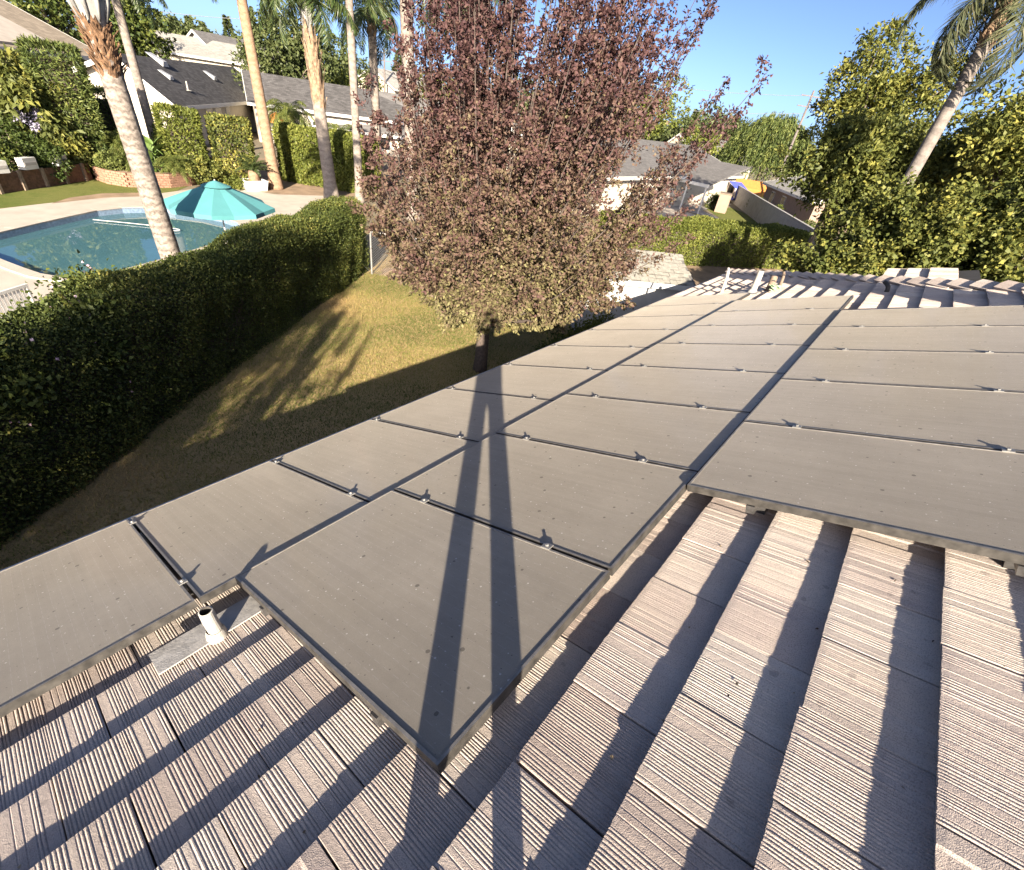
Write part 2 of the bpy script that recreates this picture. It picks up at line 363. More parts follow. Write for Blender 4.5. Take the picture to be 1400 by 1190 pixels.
# ------------------------------------------------------------------ foliage builders
def unit(a): return a / np.maximum(np.linalg.norm(a, axis=1, keepdims=True), 1e-9)
def leaf_mesh(name, P, T, NR, L, W, lv, mat, fold=.25):
    """P base points, T leaf direction, NR rough leaf normal; rhombic leaves of length L and width W"""
    n = len(P); L = np.broadcast_to(L, n)[:, None]; W = np.broadcast_to(W, n)[:, None]
    T = unit(T); S = unit(np.cross(T, NR)); U = np.cross(S, T)
    v = np.empty((n, 4, 3)); mid = P + T * L * .45
    v[:, 0] = P; v[:, 1] = mid + S * W * .5 + U * W * fold; v[:, 2] = P + T * L - U * L * .10; v[:, 3] = mid - S * W * .5 + U * W * fold
    me = bpy.data.meshes.new(name); me.vertices.add(n * 4); me.vertices.foreach_set('co', v.ravel())
    me.loops.add(n * 4); me.loops.foreach_set('vertex_index', np.arange(n * 4, dtype=np.int32))
    me.polygons.add(n); me.polygons.foreach_set('loop_start', np.arange(0, n * 4, 4, dtype=np.int32))
    me.update(calc_edges=True)
    at = me.attributes.new('lv', 'FLOAT', 'FACE'); at.data.foreach_set('value', np.clip(lv, 0, 1).astype(np.float32))
    me.materials.append(mat); return me
def rdir(n, r=None):
    return unit((r or rng).normal(size=(n, 3)))
def scatter_clumps(clumps, n, sub=14, spread=.22, shell=.75):
    """clumps: (centre, (rx,ry,rz)). Leaves gather in small bunches near the surface of every ellipsoid."""
    cs = [np.array(c, float) for c, r in clumps]; rs = [np.array(r, float) for c, r in clumps]
    wts = np.array([(r[0] * r[1] + r[1] * r[2] + r[0] * r[2]) for r in rs]); wts /= wts.sum()
    P = []; O = []; B = []
    for c, r, w in zip(cs, rs, wts):
        k = max(8, int(n * w)); ns = max(5, int(sub * (r.mean() / .6) ** 1.6))
        d = rdir(ns); rad = rng.uniform(shell, 1.02, ns)[:, None]
        sc_ = d * rad; bright = rng.uniform(0, 1, ns)
        idx = rng.integers(0, ns, k)
        q = sc_[idx] + rng.normal(size=(k, 3)) * spread * np.minimum(1, .7 / r.mean()) * rng.uniform(.5, 1.2, (k, 1))
        P.append(c + q * r); O.append(unit(q)); B.append(bright[idx])
    return np.concatenate(P), np.concatenate(O), np.concatenate(B)
def crown(name, clumps, n, L, W, mat, parent, up=.35, droop=0.0, sub=14, spread=.22, shell=.75, lo=0.0, hi=1.0):
    P, O, B = scatter_clumps(clumps, n, sub, spread, shell); k = len(P)
    T = O * .5 + rdir(k) * .8 + np.array([0, 0, -droop])
    NR = O * .6 + rdir(k) * .8 + np.array([0, 0, up])
    lv = lo + (hi - lo) * np.clip(.55 * rng.beta(2, 2.4, k) + .45 * B, 0, 1)
    sz = rng.uniform(.65, 1.25, k)
    return link(name, leaf_mesh(name, P, T, NR, L * sz, W * sz, lv, mat), parent)
def limb(a, b, sag=0.15, seg=6, jit=.06):
    a = Vector(a); b = Vector(b); ln = (b - a).length; pts = []
    for i in range(seg + 1):
        t = i / seg; p = a.lerp(b, t); p.z += sag * ln * math.sin(math.pi * t) * .5
        if 0 < i < seg: p += Vector((random.gauss(0, jit), random.gauss(0, jit), random.gauss(0, jit))) * ln * .4
        pts.append(p)
    return pts
def tree(name, label, base, trunk_top, r0, clumps, n, L, W, mat, bark='bark2', group=None, **kw):
    """trunk with limbs to every clump, crown of leaves; coordinates absolute, the Empty stands at the base"""
    base = Vector(base); t = thing(name, label, 'tree', base, group=group); b0 = np.array(base)
    mb = MB(); tt = Vector(trunk_top) - base
    pts = limb((0, 0, -.1), tt, .0, 5, .02); mb.tube(pts, [r0 * (1.25 if i == 0 else 1 - .08 * i) for i in range(6)], 9)
    for c, r in clumps:
        e = Vector(c) - base; e.z -= r[2] * .2
        mb.tube(limb(tt - Vector((0, 0, .15)), e, .1, 5, .05), [r0 * .5, r0 * .4, r0 * .3, r0 * .22, r0 * .15, r0 * .08], 6)
    mb.build('trunk', M[bark], t, True)
    cl = [(np.array(c) - b0, r) for c, r in clumps]
    crown('crown', cl, n, L, W, mat, t, **kw)
    return t
def auto_clumps(c, rad, k, size, seed=0, flat=1.0):
    r = np.random.default_rng(seed); c = np.array(c, float); rad = np.array(rad, float); out = []
    for i in range(k):
        d = r.normal(size=3); d /= np.linalg.norm(d); q = r.uniform(.25, .72) if i else 0
        s = size * r.uniform(.75, 1.25)
        out.append((tuple(c + d * rad * q), (s, s, s * flat)))
    return out
def hedge_leaves(name, origin, length, depth, height, n, L, W, mat, parent, yaw=0, rough=.10, lo=0, hi=1, seed=1, rounding=.25, faces='ftbse', hfun=None):
    """leaves over the faces of a clipped hedge; local x along the hedge, y across it, z up"""
    r = np.random.default_rng(seed)
    areas = {'f': length * height, 't': length * depth, 'b': length * height * .6, 's': depth * height, 'e': depth * height}
    tot = sum(areas[k] for k in faces); P = []; O = []
    for k in faces:
        c = int(n * areas[k] / tot); u = r.uniform(0, 1, c); w = r.uniform(0, 1, c)
        if k == 'f': p = np.stack([u * length, np.zeros(c), w * height], 1); o = (0, -1, .1)
        elif k == 'b': p = np.stack([u * length, np.full(c, depth), w * height], 1); o = (0, 1, .1)
        elif k == 't': p = np.stack([u * length, w * depth, np.full(c, height)], 1); o = (0, 0, 1)
        elif k == 's': p = np.stack([np.zeros(c), u * depth, w * height], 1); o = (-1, 0, .1)
        else: p = np.stack([np.full(c, length), u * depth, w * height], 1); o = (1, 0, .1)
        P.append(p); O.append(np.tile(np.array(o, float), (c, 1)))
    P = np.concatenate(P); O = np.concatenate(O)
    # lumpy surface
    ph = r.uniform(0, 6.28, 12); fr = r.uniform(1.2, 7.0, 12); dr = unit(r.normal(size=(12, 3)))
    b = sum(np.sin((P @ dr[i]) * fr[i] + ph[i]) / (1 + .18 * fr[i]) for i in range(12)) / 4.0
    edge = np.minimum(height - P[:, 2], .5); inw = np.clip((.4 - edge) / .4, 0, 1) ** 2 * rounding
    cy_ = depth / 2
    P[:, 1] += np.sign(cy_ - P[:, 1]) * inw * (np.abs(O[:, 2]) < .5)
    ed2 = np.minimum(P[:, 1], depth - P[:, 1]); P[:, 2] -= np.clip((.35 - ed2) / .35, 0, 1) ** 2 * rounding * (O[:, 2] > .5)
    P = P + O * (b * rough - np.abs(r.normal(size=len(P))) * .10 + .05)[:, None] + r.normal(size=P.shape) * .02
    if hfun is not None: P[:, 2] *= hfun(P[:, 0], P[:, 1])
    k = len(P); T = O * .55 + unit(r.normal(size=(k, 3))) * .8; T[:, 2] += .25; NR = O * .8 + unit(r.normal(size=(k, 3))) * .8; NR[:, 2] += .3
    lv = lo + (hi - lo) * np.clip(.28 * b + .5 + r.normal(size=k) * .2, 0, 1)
    sz = r.uniform(.65, 1.3, k)
    return link(name, leaf_mesh(name, P, T, NR, L * sz, W * sz, lv, mat), parent)
def hedge(name, label, origin, length, depth, height, yaw, n, L, W, mat, group=None, cat='hedge', core=.14, hfun=None, **kw):
    t = thing(name, label, cat, origin, (0, 0, yaw), group)
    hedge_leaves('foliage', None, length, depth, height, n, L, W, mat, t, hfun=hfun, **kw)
    k = MB(); seg = max(1, int(length / 1.0))  # opaque dark filler added inside the leaves to stop light leaking through
    for i in range(seg):
        x0 = core + (length - 2 * core) * i / seg; x1 = core + (length - 2 * core) * (i + 1) / seg
        h0 = (height - core - .12) * (1 if hfun is None else float(hfun(np.array([(x0 + x1) / 2]), np.array([depth / 2]))[0]))
        k.box((x0, core, 0), (x1 + .002, depth - core, h0))
    k.build('light_block_core', M['bark'], t)
    return t

# =================================================================== SETTING
pool = [(0.6, 21.6), (1.7, 22.5), (3.6, 24.0), (5.4, 25.3), (7.2, 25.2), (8.6, 23.6), (9.0, 21.4), (7.6, 19.8), (5.6, 18.6), (3.6, 17.6), (2.75, 17.2), (1.95, 17.7), (1.5, 19.0), (1.1, 20.5)]
pool = pool[::-1]                                # counter-clockwise
def area2(p): return sum(p[i][0] * p[(i + 1) % len(p)][1] - p[(i + 1) % len(p)][0] * p[i][1] for i in range(len(p)))
if area2(pool) < 0: pool = pool[::-1]
def smooth_loop(p, it=2):
    for _ in range(it):
        q = []
        for i in range(len(p)):
            a, b = p[i], p[(i + 1) % len(p)]
            q += [(a[0] * .75 + b[0] * .25, a[1] * .75 + b[1] * .25), (a[0] * .25 + b[0] * .75, a[1] * .25 + b[1] * .75)]
        p = q
    return p
pool = smooth_loop(pool, 1)
def offset_loop(p, d):
    n = len(p); out = []
    for i in range(n):
        a = Vector(p[i - 1]); b = Vector(p[i]); c = Vector(p[(i + 1) % n])
        e1 = (b - a).normalized(); e2 = (c - b).normalized(); nn = (Vector((e1.y, -e1.x)) + Vector((e2.y, -e2.x))).normalized()
        out.append(tuple(b + nn * d))
    return out
def sheet(name, outer, z, mat, holes=(), sub=None):
    loops = [[Vector((p[0], p[1], 0)) for p in outer]] + [[Vector((p[0], p[1], 0)) for p in h] for h in holes]
    tris = tessellate_polygon(loops); pts = [p for l in loops for p in l]
    mb = MB(); fs = []
    for t_ in tris:
        a, b, c = (pts[i] for i in t_)
        fs.append(t_ if (b - a).cross(c - a).z > 0 else t_[::-1])
    mb.add([(p.x, p.y, z) for p in pts], fs); return struct(mb.build(name, mat))
sheet('ground', [(-2500, -2500), (2500, -2500), (2500, 2500), (-2500, 2500)], 0.0, M['ground'], [offset_loop(pool, .15)])
# our lawn between house and hedge
hb = [Vector((-6.0, 3.4)), Vector((-.03, 7.87)), Vector((.87, 8.59)), Vector((2.06, 9.55)), Vector((3.34, 10.22)), Vector((6.58, 12.28)), Vector((10.06, 14.55)), Vector((12.5, 16.1))]
sheet('lawn', [(-8, 2.2), (14, 2.2), (16.5, 8), (14.5, 15.0), (12.0, 15.9)] + [tuple(p) for p in reversed(hb[:-1])], .012, M['lawn'])
deck = [(-3, 14.0), (2, 14.2), (6, 15.6), (12.5, 20), (16, 26.5), (13.2, 27.2), tuple(G(330, 258)[:2]), tuple(G(285, 256)[:2]), tuple(G(240, 262)[:2]), tuple(G(197, 268)[:2]), tuple(G(143, 270)[:2]), tuple(G(60, 279)[:2]), tuple(G(0, 286)[:2]), (-5, 24)]
sheet('pool_deck', deck, .010, M['concrete'], [offset_loop(pool, .12)])
# neighbour's lawn beyond the deck
sheet('neighbour_lawn', [(-8, 23), tuple(G(0, 287)[:2]), tuple(G(60, 279)[:2]), tuple(G(143, 270)[:2]), tuple(G(197, 268)[:2]), tuple(G(240, 262)[:2]), (11.2, 31), (12, 40), (4, 40), (-8, 36)], .008, M['lawn2'])
sheet('dirt_edge', [tuple(G(70, 279)[:2]), tuple(G(143, 271)[:2]), tuple(G(200, 269)[:2]), tuple(G(198, 264)[:2]), tuple(G(140, 265)[:2]), tuple(G(95, 271)[:2])], .014, M['dirt'])
sheet('dirt_bed', [tuple(G(330, 258)[:2]), tuple(G(400, 268)[:2]), tuple(G(470, 275)[:2]), (30, 36), (14, 40), (11.5, 32)], .006, M['dirt'])
# right-hand yard: paths, strip of grass
def GS(name, pix, z, mat): return sheet(name, [tuple(G(*p)[:2]) for p in pix], z, mat)
def ccw(p): return p if area2(p) > 0 else p[::-1]
sheet('patio_path', ccw([tuple(G(*p)[:2]) for p in ((880, 283), (930, 287), (1000, 310), (1040, 328), (1010, 322), (960, 309), (900, 300), (870, 293))]), .010, M['concrete'])
sheet('patio_slab', ccw([tuple(G(*p)[:2]) for p in ((860, 272), (985, 268), (1000, 280), (960, 288), (985, 300), (930, 287), (880, 283))]), .007, M['concrete2'])
sheet('side_lawn', ccw([tuple(G(*p)[:2]) for p in ((965, 286), (1000, 284), (1110, 335), (1060, 332), (1000, 309))]), .012, M['lawn2'])
sheet('bare_strip', ccw([(20, 3), (36, 2.5), (36, 6), (24, 10.5), (20, 9)]), .009, M['dirt'])

# pool shell, water, coping
def wall_ring(mb, loop, z0, z1, mi=0):
    n = len(loop); vs = [(p[0], p[1], z0) for p in loop] + [(p[0], p[1], z1) for p in loop]
    mb.add(vs, [(i, n + i, n + (i + 1) % n, (i + 1) % n) for i in range(n)], mi)
mb = MB(); wall_ring(mb, pool, -1.6, -.30, 0); wall_ring(mb, pool, -.30, .03, 1)
fl = [Vector((p[0], p[1], -1.6)) for p in pool]; tr_ = tessellate_polygon([fl])
mb.add(fl, [t_ if (fl[t_[1]] - fl[t_[0]]).cross(fl[t_[2]] - fl[t_[0]]).z > 0 else t_[::-1] for t_ in tr_], 0)
# shallow shelf at the near side
shelf = [p for p in pool if p[1] < 20.4 and p[0] > 1.6]
c0 = Vector((5.2, 20.4))
mb.prism(ccw([(p[0] * .985 + c0.x * .015, p[1] * .985 + c0.y * .015) for p in shelf]), -1.6, -.62, 0)
struct(mb.build('pool_basin', [M['plaster'], M['pooltile']]))
wl = [Vector((p[0], p[1], -.17)) for p in pool]; mb = MB()
mb.add(wl, [t_ if (wl[t_[1]] - wl[t_[0]]).cross(wl[t_[2]] - wl[t_[0]]).z > 0 else t_[::-1] for t_ in tessellate_polygon([wl])])
struct(mb.build('pool_water', M['water']))
mb = MB(); out = offset_loop(pool, .32); n = len(pool)
for i in range(n):
    j = (i + 1) % n; a, b, c, d = pool[i], pool[j], out[j], out[i]
    e = Vector(b) - Vector(a); g_ = .006 / max(e.length, .01)
    L2 = lambda p, q, t: (p[0] + (q[0] - p[0]) * t, p[1] + (q[1] - p[1]) * t)
    mb.prism(ccw([L2(a, b, g_), L2(a, b, 1 - g_), L2(d, c, 1 - g_), L2(d, c, g_)]), .0, .055)
struct(mb.build('pool_coping', M['concrete']))

# grass blades on the lit lawn (uncountable)
def grass(name, poly, n, mat, hgt, label, seed=3, drybias=.0):
    r = np.random.default_rng(seed); p = np.array(poly); lo, hi = p.min(0), p.max(0); pts = []
    q = r.uniform(lo, hi, (n * 4, 2)); inside = np.zeros(len(q), bool); j = len(p) - 1
    for i in range(len(p)):
        c_ = ((p[i, 1] > q[:, 1]) != (p[j, 1] > q[:, 1])) & (q[:, 0] < (p[j, 0] - p[i, 0]) * (q[:, 1] - p[i, 1]) / (p[j, 1] - p[i, 1] + 1e-12) + p[i, 0]); inside ^= c_; j = i
    q = q[inside][:n]; k = len(q)
    f = .5 + .25 * np.sin(q[:, 0] * 1.1 + 1.3 * np.sin(q[:, 1] * .9)) + .25 * np.sin(q[:, 1] * 1.7 + q[:, 0] * .6 + 2)
    f = np.clip(.5 + (f - .5) * 1.5 + .22 * np.sin(q[:, 0] * 3.7 + 2 * np.sin(q[:, 1] * 2.3)) * np.sin(q[:, 1] * 4.1 + q[:, 0]), 0, 1)
    dh = (q[:, 0] * .56 - (q[:, 1] - 7.87) * .83); f = np.clip(f * .62 + .55 * np.clip(1.5 - dh, 0, 1.5) / 1.5 * (.6 + .4 * np.sin(q[:, 0] * 1.9)), 0, 1)
    T = unit(np.stack([r.normal(0, .5, k), r.normal(0, .5, k), np.ones(k)], 1))
    P = np.column_stack([q, np.full(k, .008)])
    o = link(name, leaf_mesh(name, P, T, rdir(k, r), hgt * r.uniform(.5, 1.3, k), .009 * r.uniform(.7, 1.5, k), -.02 + drybias + .80 * f + r.normal(0, .14, k), mat), None)
    return tag(o, label, 'grass', kind='stuff')
grass('grass', [(-2.2, 4.9), (11.5, 4.9), (12.6, 11.5), (11.2, 14.9), (10.0, 14.5), (6.6, 12.3), (3.3, 10.2), (.9, 8.6), (-2.2, 6.3)], 120000, L_grass, .06, 'short patchy yellow-green lawn grass beside the clipped hedge', drybias=.0)

# =================================================================== THE HOUSE WE STAND ON
TH = -R(20.974)
RN = Vector((0, .35794, .93374)); RS = Vector((0, .93374, -.35794))
RO = Vector((0, 0, ZC)) - RN * 1.5               # point of the tile plane under the camera
U = 1.343
def RP(x, s, n_=0): return RO + Vector((x, 0, 0)) + RS * s + RN * n_
EAVE = 4.42; EX = .3275; TW = .335
def hipx(s): return 10.15 + .95 * s
house = thing('house', 'tan tile-roofed house carrying the solar panels in the foreground', 'house', (2, 0, 0))
hx = Vector((2, 0, 0))
yE = RP(0, EAVE).y; zE = RP(0, EAVE).z
RIDGE_S = -4.3; yR = RP(0, RIDGE_S).y; zR = RP(0, RIDGE_S).z
XL = -6.2
mb = MB(); mb.box((XL + .5, 2 * yR - yE + .5, 0), (hipx(EAVE) - .5, yE - .55, zE - .12)); 
mb.v = [tuple(Vector(v) - hx) for v in mb.v]; mb.build('wall', M['cream'], house)
mb = MB(); dn = -.075
def rp(x, s, n_=dn): return RP(x, s, n_) - hx
mb.slab([rp(XL, EAVE), rp(hipx(EAVE), EAVE), rp(hipx(RIDGE_S), RIDGE_S), rp(XL, RIDGE_S)], .05)
yB = 2 * yR - yE
A_ = Vector((XL, yB, zE)) - hx; B_ = Vector((hipx(EAVE), yB, zE)) - hx; Rr = rp(hipx(RIDGE_S), RIDGE_S); Rl = rp(XL, RIDGE_S)
mb.slab([A_, B_, Rr + Vector((0, -.004, 0)), Rl + Vector((0, -.004, 0))], .05)
mb.slab([rp(hipx(EAVE), EAVE) + Vector((.004, 0, 0)), B_ + Vector((.004, 0, 0)), Rr + Vector((.004, 0, 0))], .05)
roof = mb.build('roof', M['deck'], house)
mb = MB(); mb.box((XL, yE + .0, zE - .22), (hipx(EAVE) + .02, yE + .03, zE - .055)); mb.v = [tuple(Vector(v) - hx) for v in mb.v]
mb.build('fascia', M['whitep'], house)
mb = MB()
for x0 in (0,):
    g0 = [(0, 0), (.10, 0), (.12, .10), (.10, .10), (.085, .015), (.015, .015), (.015, .09), (0, .10)]
    vs_ = [(XL, yE + .032 + a, zE - .19 + b) for a, b in g0] + [(hipx(EAVE) + .05, yE + .032 + a, zE - .19 + b) for a, b in g0]
    k = len(g0); mb.add([Vector(v) - hx for v in vs_], [(i, (i + 1) % k, k + (i + 1) % k, k + i) for i in range(k)] + [tuple(range(k))[::-1], tuple(range(k, 2 * k))])
mb.build('gutter', M['greyp'], house)

# ribbed concrete tiles
def rib_profile(r, fine=True):
    """(u, height) across the tile: narrow ribs in groups and a few broad rough lands"""
    u = 0.0; pts = [(0, -.002)]; W_ = TW - .004
    while u < W_ - .004:
        if r.random() < .13:
            w = r.uniform(.016, .034); h = r.uniform(-.0004, .0006)
            pts += [(u + .0015, h), (u + w * .5, h + r.uniform(-.0004, .0004)), (u + w - .0015, h)]; u += w
        else:
            w = r.uniform(.0050, .0105); h = r.uniform(.0004, .0019)
            pts += [(u + w * .06, -.0007), (u + w * .50, h), (u + w * .86, h * .75)]; u += w
        g_ = r.uniform(.0016, .0034); dp = -r.uniform(.0009, .0022)
        pts += [(u + g_ * .3, dp), (u + g_ * .75, dp)]; u += g_
    return [(min(a, W_), b) for a, b in pts if a <= W_] + [(W_, -.002)]
TILT = .038
def tile_mesh(i, fine=True):
    r = random.Random(100 + i)
    if fine: pr = rib_profile(r)
    else: pr = [(0, 0), (.05, .002), (.06, -.003), (.12, -.003), (.13, .002), (.2, .002), (.21, -.004), (.27, -.003), (.28, .002), (TW - .006, 0)]
    hb_ = TILT / 2; ln = .385; v = []; f = []; k = len(pr)
    for (u, h) in pr:
        jag = r.uniform(-.0015, .0015); q = .022
        x = u - TW / 2 + .0035
        v += [(x, jag, hb_ + h * .3 - .0006), (x, -ln, hb_ + h - TILT * ln / EX), (x, jag - .002, hb_ - TILT * .93), (x, -q, hb_ + h - TILT * q / EX)]
    for j in range(k - 1):
        a, b = 4 * j, 4 * (j + 1)
        f.append((a, a + 3, b + 3, b)); f.append((a + 3, a + 1, b + 1, b + 3)); f.append((a + 2, a, b, b + 2))
    # sides
    v += [(v[0][0], -ln, v[1][2] - .03), (v[4 * (k - 1)][0], -ln, v[1][2] - .03)]
    s0, s1 = 4 * k, 4 * k + 1; e = 4 * (k - 1)
    f.append((0, 2, s0, 1, 3)); f.append((e + 2, e, e + 3, e + 1, s1))
    # consistent outward normals: top faces must look up
    f = [tuple(reversed(q)) for q in f]
    me = bpy.data.meshes.new('roof_tile'); me.from_pydata(v, [], f); me.materials.append(M['tile']); me.update()
    if me.polygons[0].normal.z < 0: me.flip_normals()
    return me
NV = 14
tmesh = [tile_mesh(i) for i in range(NV)]; tcoarse = [tile_mesh(50 + i, False) for i in range(3)]
NB, NA, NCc = 8, 10, 5
PIT = .7519 * U
hA, hB, hC = (1.010) * U, 1.0 * U, .9915 * U
# rows: name, near x, count, slope start, slope end, height of the top above the tile plane
ROWS = [('A', (.1668 - .7519) * U, NA, 1.872 * U, 3.020 * U, 1.5 - hA), ('B', .2918 * U, NB, .6634 * U, 1.8664 * U, 1.5 - hB), ('C', 1.6465 * U, NCc, -.55 * U, .6535 * U, 1.5 - hC)]
def covered(x, s, mg=.0):
    for nm, x0, k, s0, s1, h in ROWS:
        if x0 + mg < x < x0 + k * PIT - mg and s0 + mg < s < s1 - mg: return True
    return False
def project(P):
    v = MW.T @ (np.array(P) - np.array([0, 0, ZC])); return v
cand = []
PIPE_XS = (.215, 2.34)
bumptile = lambda x, s: -.30 < s < .75 and x < 12.0 + .5 * min(1, max(0, s))
ci = -14
sb = -.19 + EX * ci
while sb <= EAVE + .02:
    x = XL + (TW / 2 if ci % 2 else 0) + .1
    while x < hipx(sb) + 2.5:
        inside = x + TW / 2 < hipx(sb - EX * .5) - .02 or (bumptile(x, sb - .16) and x > 9)
        if sb < RIDGE_S + .1: inside = False
        if inside: cand.append((x, sb, ci))
        x += TW
    ci += 1; sb = -.19 + EX * ci
scored = []
for (x, s, c_) in cand:
    P = RP(x, s - EX / 2, 0); v = project(P)
    if v[2] < .2: scored.append((0, x, s)); continue
    u_, w_ = v[0] / v[2] * FPX + 700, v[1] / v[2] * FPX + 595
    inf = -60 < u_ < 1460 and -20 < w_ < 1270
    hid = all(covered(x + dx, s - EX / 2 + ds, .0) for dx in (-.17, .17) for ds in (-.17, .17))
    size = 1 / (P - Vector((0, 0, ZC))).length ** 2 if inf and not hid else 0
    scored.append((size, x, s))
scored.sort(reverse=True)
rq = random.Random(5)
cnt = 0; rest = []
vent_spot = (RP(.2, 2.33), .2, 2.33)
Rx = Matrix.Rotation(TH, 4, 'X')
for size, x, s in scored:
    dy = rq.gauss(0, .0018); dxx = rq.gauss(0, .002); rz = rq.gauss(0, .004); dz = rq.gauss(0, .0015) + (.02 if x > hipx(s) else 0)
    if size > 0 and cnt < 298:
        o = link('roof_tile', tmesh[rq.randrange(NV)], roof); o.location = RP(x + dxx, s + dy, dz) - hx; o.rotation_euler = (TH, 0, rz); cnt += 1
    else: rest.append((x, s, dz, size))
mb = MB(); vv = []; ff = []; off = 0
for x, s, dz, size in rest:
    me = tcoarse[rq.randrange(3)] if size == 0 else tmesh[rq.randrange(NV)]
    a = np.empty(len(me.vertices) * 3); me.vertices.foreach_get('co', a); a = a.reshape(-1, 3)
    w = np.array(RP(x, s, dz) - hx); rot = np.array(Rx.to_3x3())
    vv.append(a @ rot.T + w); ff += [tuple(i + off for i in p.vertices) for p in me.polygons]; off += len(a)
mb.v = [tuple(p) for p in np.concatenate(vv)]; mb.f = ff; mb.mi = [0] * len(ff)
o = mb.build('roof_tiles', M['tile'], roof); o['kind'] = 'stuff'
# hip caps along the far hip, shared mesh
def cap_mesh(seed):
    r = random.Random(seed); mb = MB(); w = .155; ln = .40; t = .024
    w = .185; prof = [(-w, -.095), (-w * .5, -.030), (0, .012), (w * .5, -.030), (w, -.095)]
    vs_ = []
    for yy, lift in ((0, .062), (ln, .0)):
        for (a, b) in prof: vs_.append((a + r.uniform(-.002, .002), yy, b + lift))
        for (a, b) in prof: vs_.append((a * .93, yy, b + lift - t))
    fs = []
    for i in range(4):
        fs += [(i, i + 1, i + 11, i + 10), (5 + i, 15 + i, 16 + i, 6 + i), (i, 5 + i, 6 + i, i + 1), (10 + i, 11 + i, 16 + i, 15 + i)]
    fs += [(0, 10, 15, 5), (4, 9, 19, 14)]
    mb.add(vs_, fs); return mb.mesh('hip_cap', M['tile'])
cms = [cap_mesh(i) for i in range(3)]
h0 = RP(hipx(EAVE), EAVE, .035); h1 = RP(hipx(RIDGE_S), RIDGE_S, .035); hd = (h1 - h0); hl = hd.length; hd.normalize()
hside = hd.cross(Vector((0, 0, 1))).normalized(); hup = hside.cross(hd)
k = 0; t_ = 0.05
while t_ < hl - .4:
    o = link('hip_cap', cms[k % 3], house); p = h0 + hd * t_ - hx
    rm = Matrix((( hside.x, hd.x, hup.x), (hside.y, hd.y, hup.y), (hside.z, hd.z, hup.z))).to_4x4()
    rm = rm @ Matrix.Rotation(random.gauss(0, .05), 4, 'Z'); rm.translation = p; o.matrix_local = rm
    t_ += .335; k += 1
# ridge caps (outside the frame)
mb = MB()
for i in range(int((hipx(RIDGE_S) - XL) / .335)):
    x = XL + .335 * i; mb.slab([rp(x, RIDGE_S + .16, .03), rp(x + .36, RIDGE_S + .16, .02), rp(x + .36, RIDGE_S - .02, .07), rp(x, RIDGE_S - .02, .08)], .025)
mb.build('ridge_caps', M['tile'], house)['kind'] = 'stuff'
# stuccoed chimney on the ridge: its long shadow crosses the far tiles
mb = MB(); Mc = Matrix.Translation(RP(4.5, RIDGE_S) - hx) @ Matrix.Rotation(R(40.5), 4, 'Z'); mb.box((-.35, -.36, -.5), (.35, .36, 1.42), Mc); mb.build('chimney', M['cream'], house)
mb = MB(); mb.box((-.40, -.41, 1.422), (.40, .41, 1.50), Mc); mb.box((-.15, -.15, 1.501), (.15, .15, 1.66), Mc); mb.build('chimney_cap', M['concrete2'], house)
# cricket under the tiles that reach past the hip
mb = MB(); mb.slab([rp(10.2, .78, -.05), rp(12.2, .78, -.05), rp(11.9, -.52, -.05), rp(9.6, -.52, -.05)], .05); mb.box((11.9 - 2, RP(0, .5).y - .9, 2.4), (12.4 - 2, RP(0, .5).y - .1, RP(0, .75).z - .12))
mb.build('cricket', M['deck'], house)

# vents: painted pipe with lead flashing near the camera, two pipes at the far end
def vent(label, x, s, h, r, bend=0.0, fl=None, mat='pipe'):
    p0 = RP(x, s, 0); t = thing('vent_pipe', label, 'vent pipe', p0)
    mb = MB(); up = Vector((0, 0, 1)); axis = [Vector((0, 0, -.08)), Vector((0, 0, h * .25)), Vector((bend * .15, bend * .1, h * .7)), Vector((bend * .5, bend * .3, h * .92)), Vector((bend, bend * .55, h))]
    if bend == 0: axis = [Vector((0, 0, -.08)), Vector((.002, 0, h * .35)), Vector((-.004, .0, h * .7)), Vector((-.006, .003, h))]
    rad = [r * 1.25] + [r * 1.05] * (len(axis) - 2) + [r]
    mb.tube(axis, rad, 20, caps=False); inner = [axis[-1] + Vector((0, 0, .0)), axis[-2]]
    # rim, and a bore coloured near-black for the shade inside the pipe
    e = axis[-1]; ti = (axis[-1] - axis[-2]).normalized(); ua = ti.orthogonal().normalized(); ub = ti.cross(ua)
    def ring(c_, rr_): return [c_ + (ua * math.cos(6.28319 * j / 20) + ub * math.sin(6.28319 * j / 20)) * rr_ for j in range(20)]
    qd = [(j, (j + 1) % 20, 20 + (j + 1) % 20, 20 + j) for j in range(20)]
    mb.add(ring(e, r * 1.02) + ring(e + ti * .003, r * .82), qd, 0); mb.add(ring(e + ti * .003, r * .82) + ring(e - ti * .10, r * .80), qd, 1); mb.add(ring(e - ti * .099, r * .81), [tuple(range(20))], 1)
    mb.build('pipe', [M[mat], M['deck']], t, False)
    if fl:
        f = MB(); a, b_, c_, d_ = fl
        def q(xx, ss, nn): return RP(xx, ss, nn) - p0
        f.slab([q(a, b_, .020), q(c_, b_, .020), q(c_, d_, .034), q(a, d_, .034)], .006)
        mb2 = f.build('flashing', M['flash'], t)
        c2 = MB(); c2.tube([Vector((0, 0, -.02)), Vector((0, 0, .05)), Vector((0, 0, .075))], [r * 1.75, r * 1.45, r * 1.22], 18, caps=False); c2.build('boot', M[mat], t, True)
    return t
vent('white-painted vent pipe on grey flashing beside the lower panel row', .215, 2.34, .215, .029, 0, (-.03, 2.31, .50, 2.475))
def roofpx(px, py):                               # roof-plane coordinates seen in that direction
    d = ray(px, py); t = -1.5 / float(np.dot(d, np.array(RN))); P = d * t; return float(P[0]), float(np.dot(P, np.array(RS)))
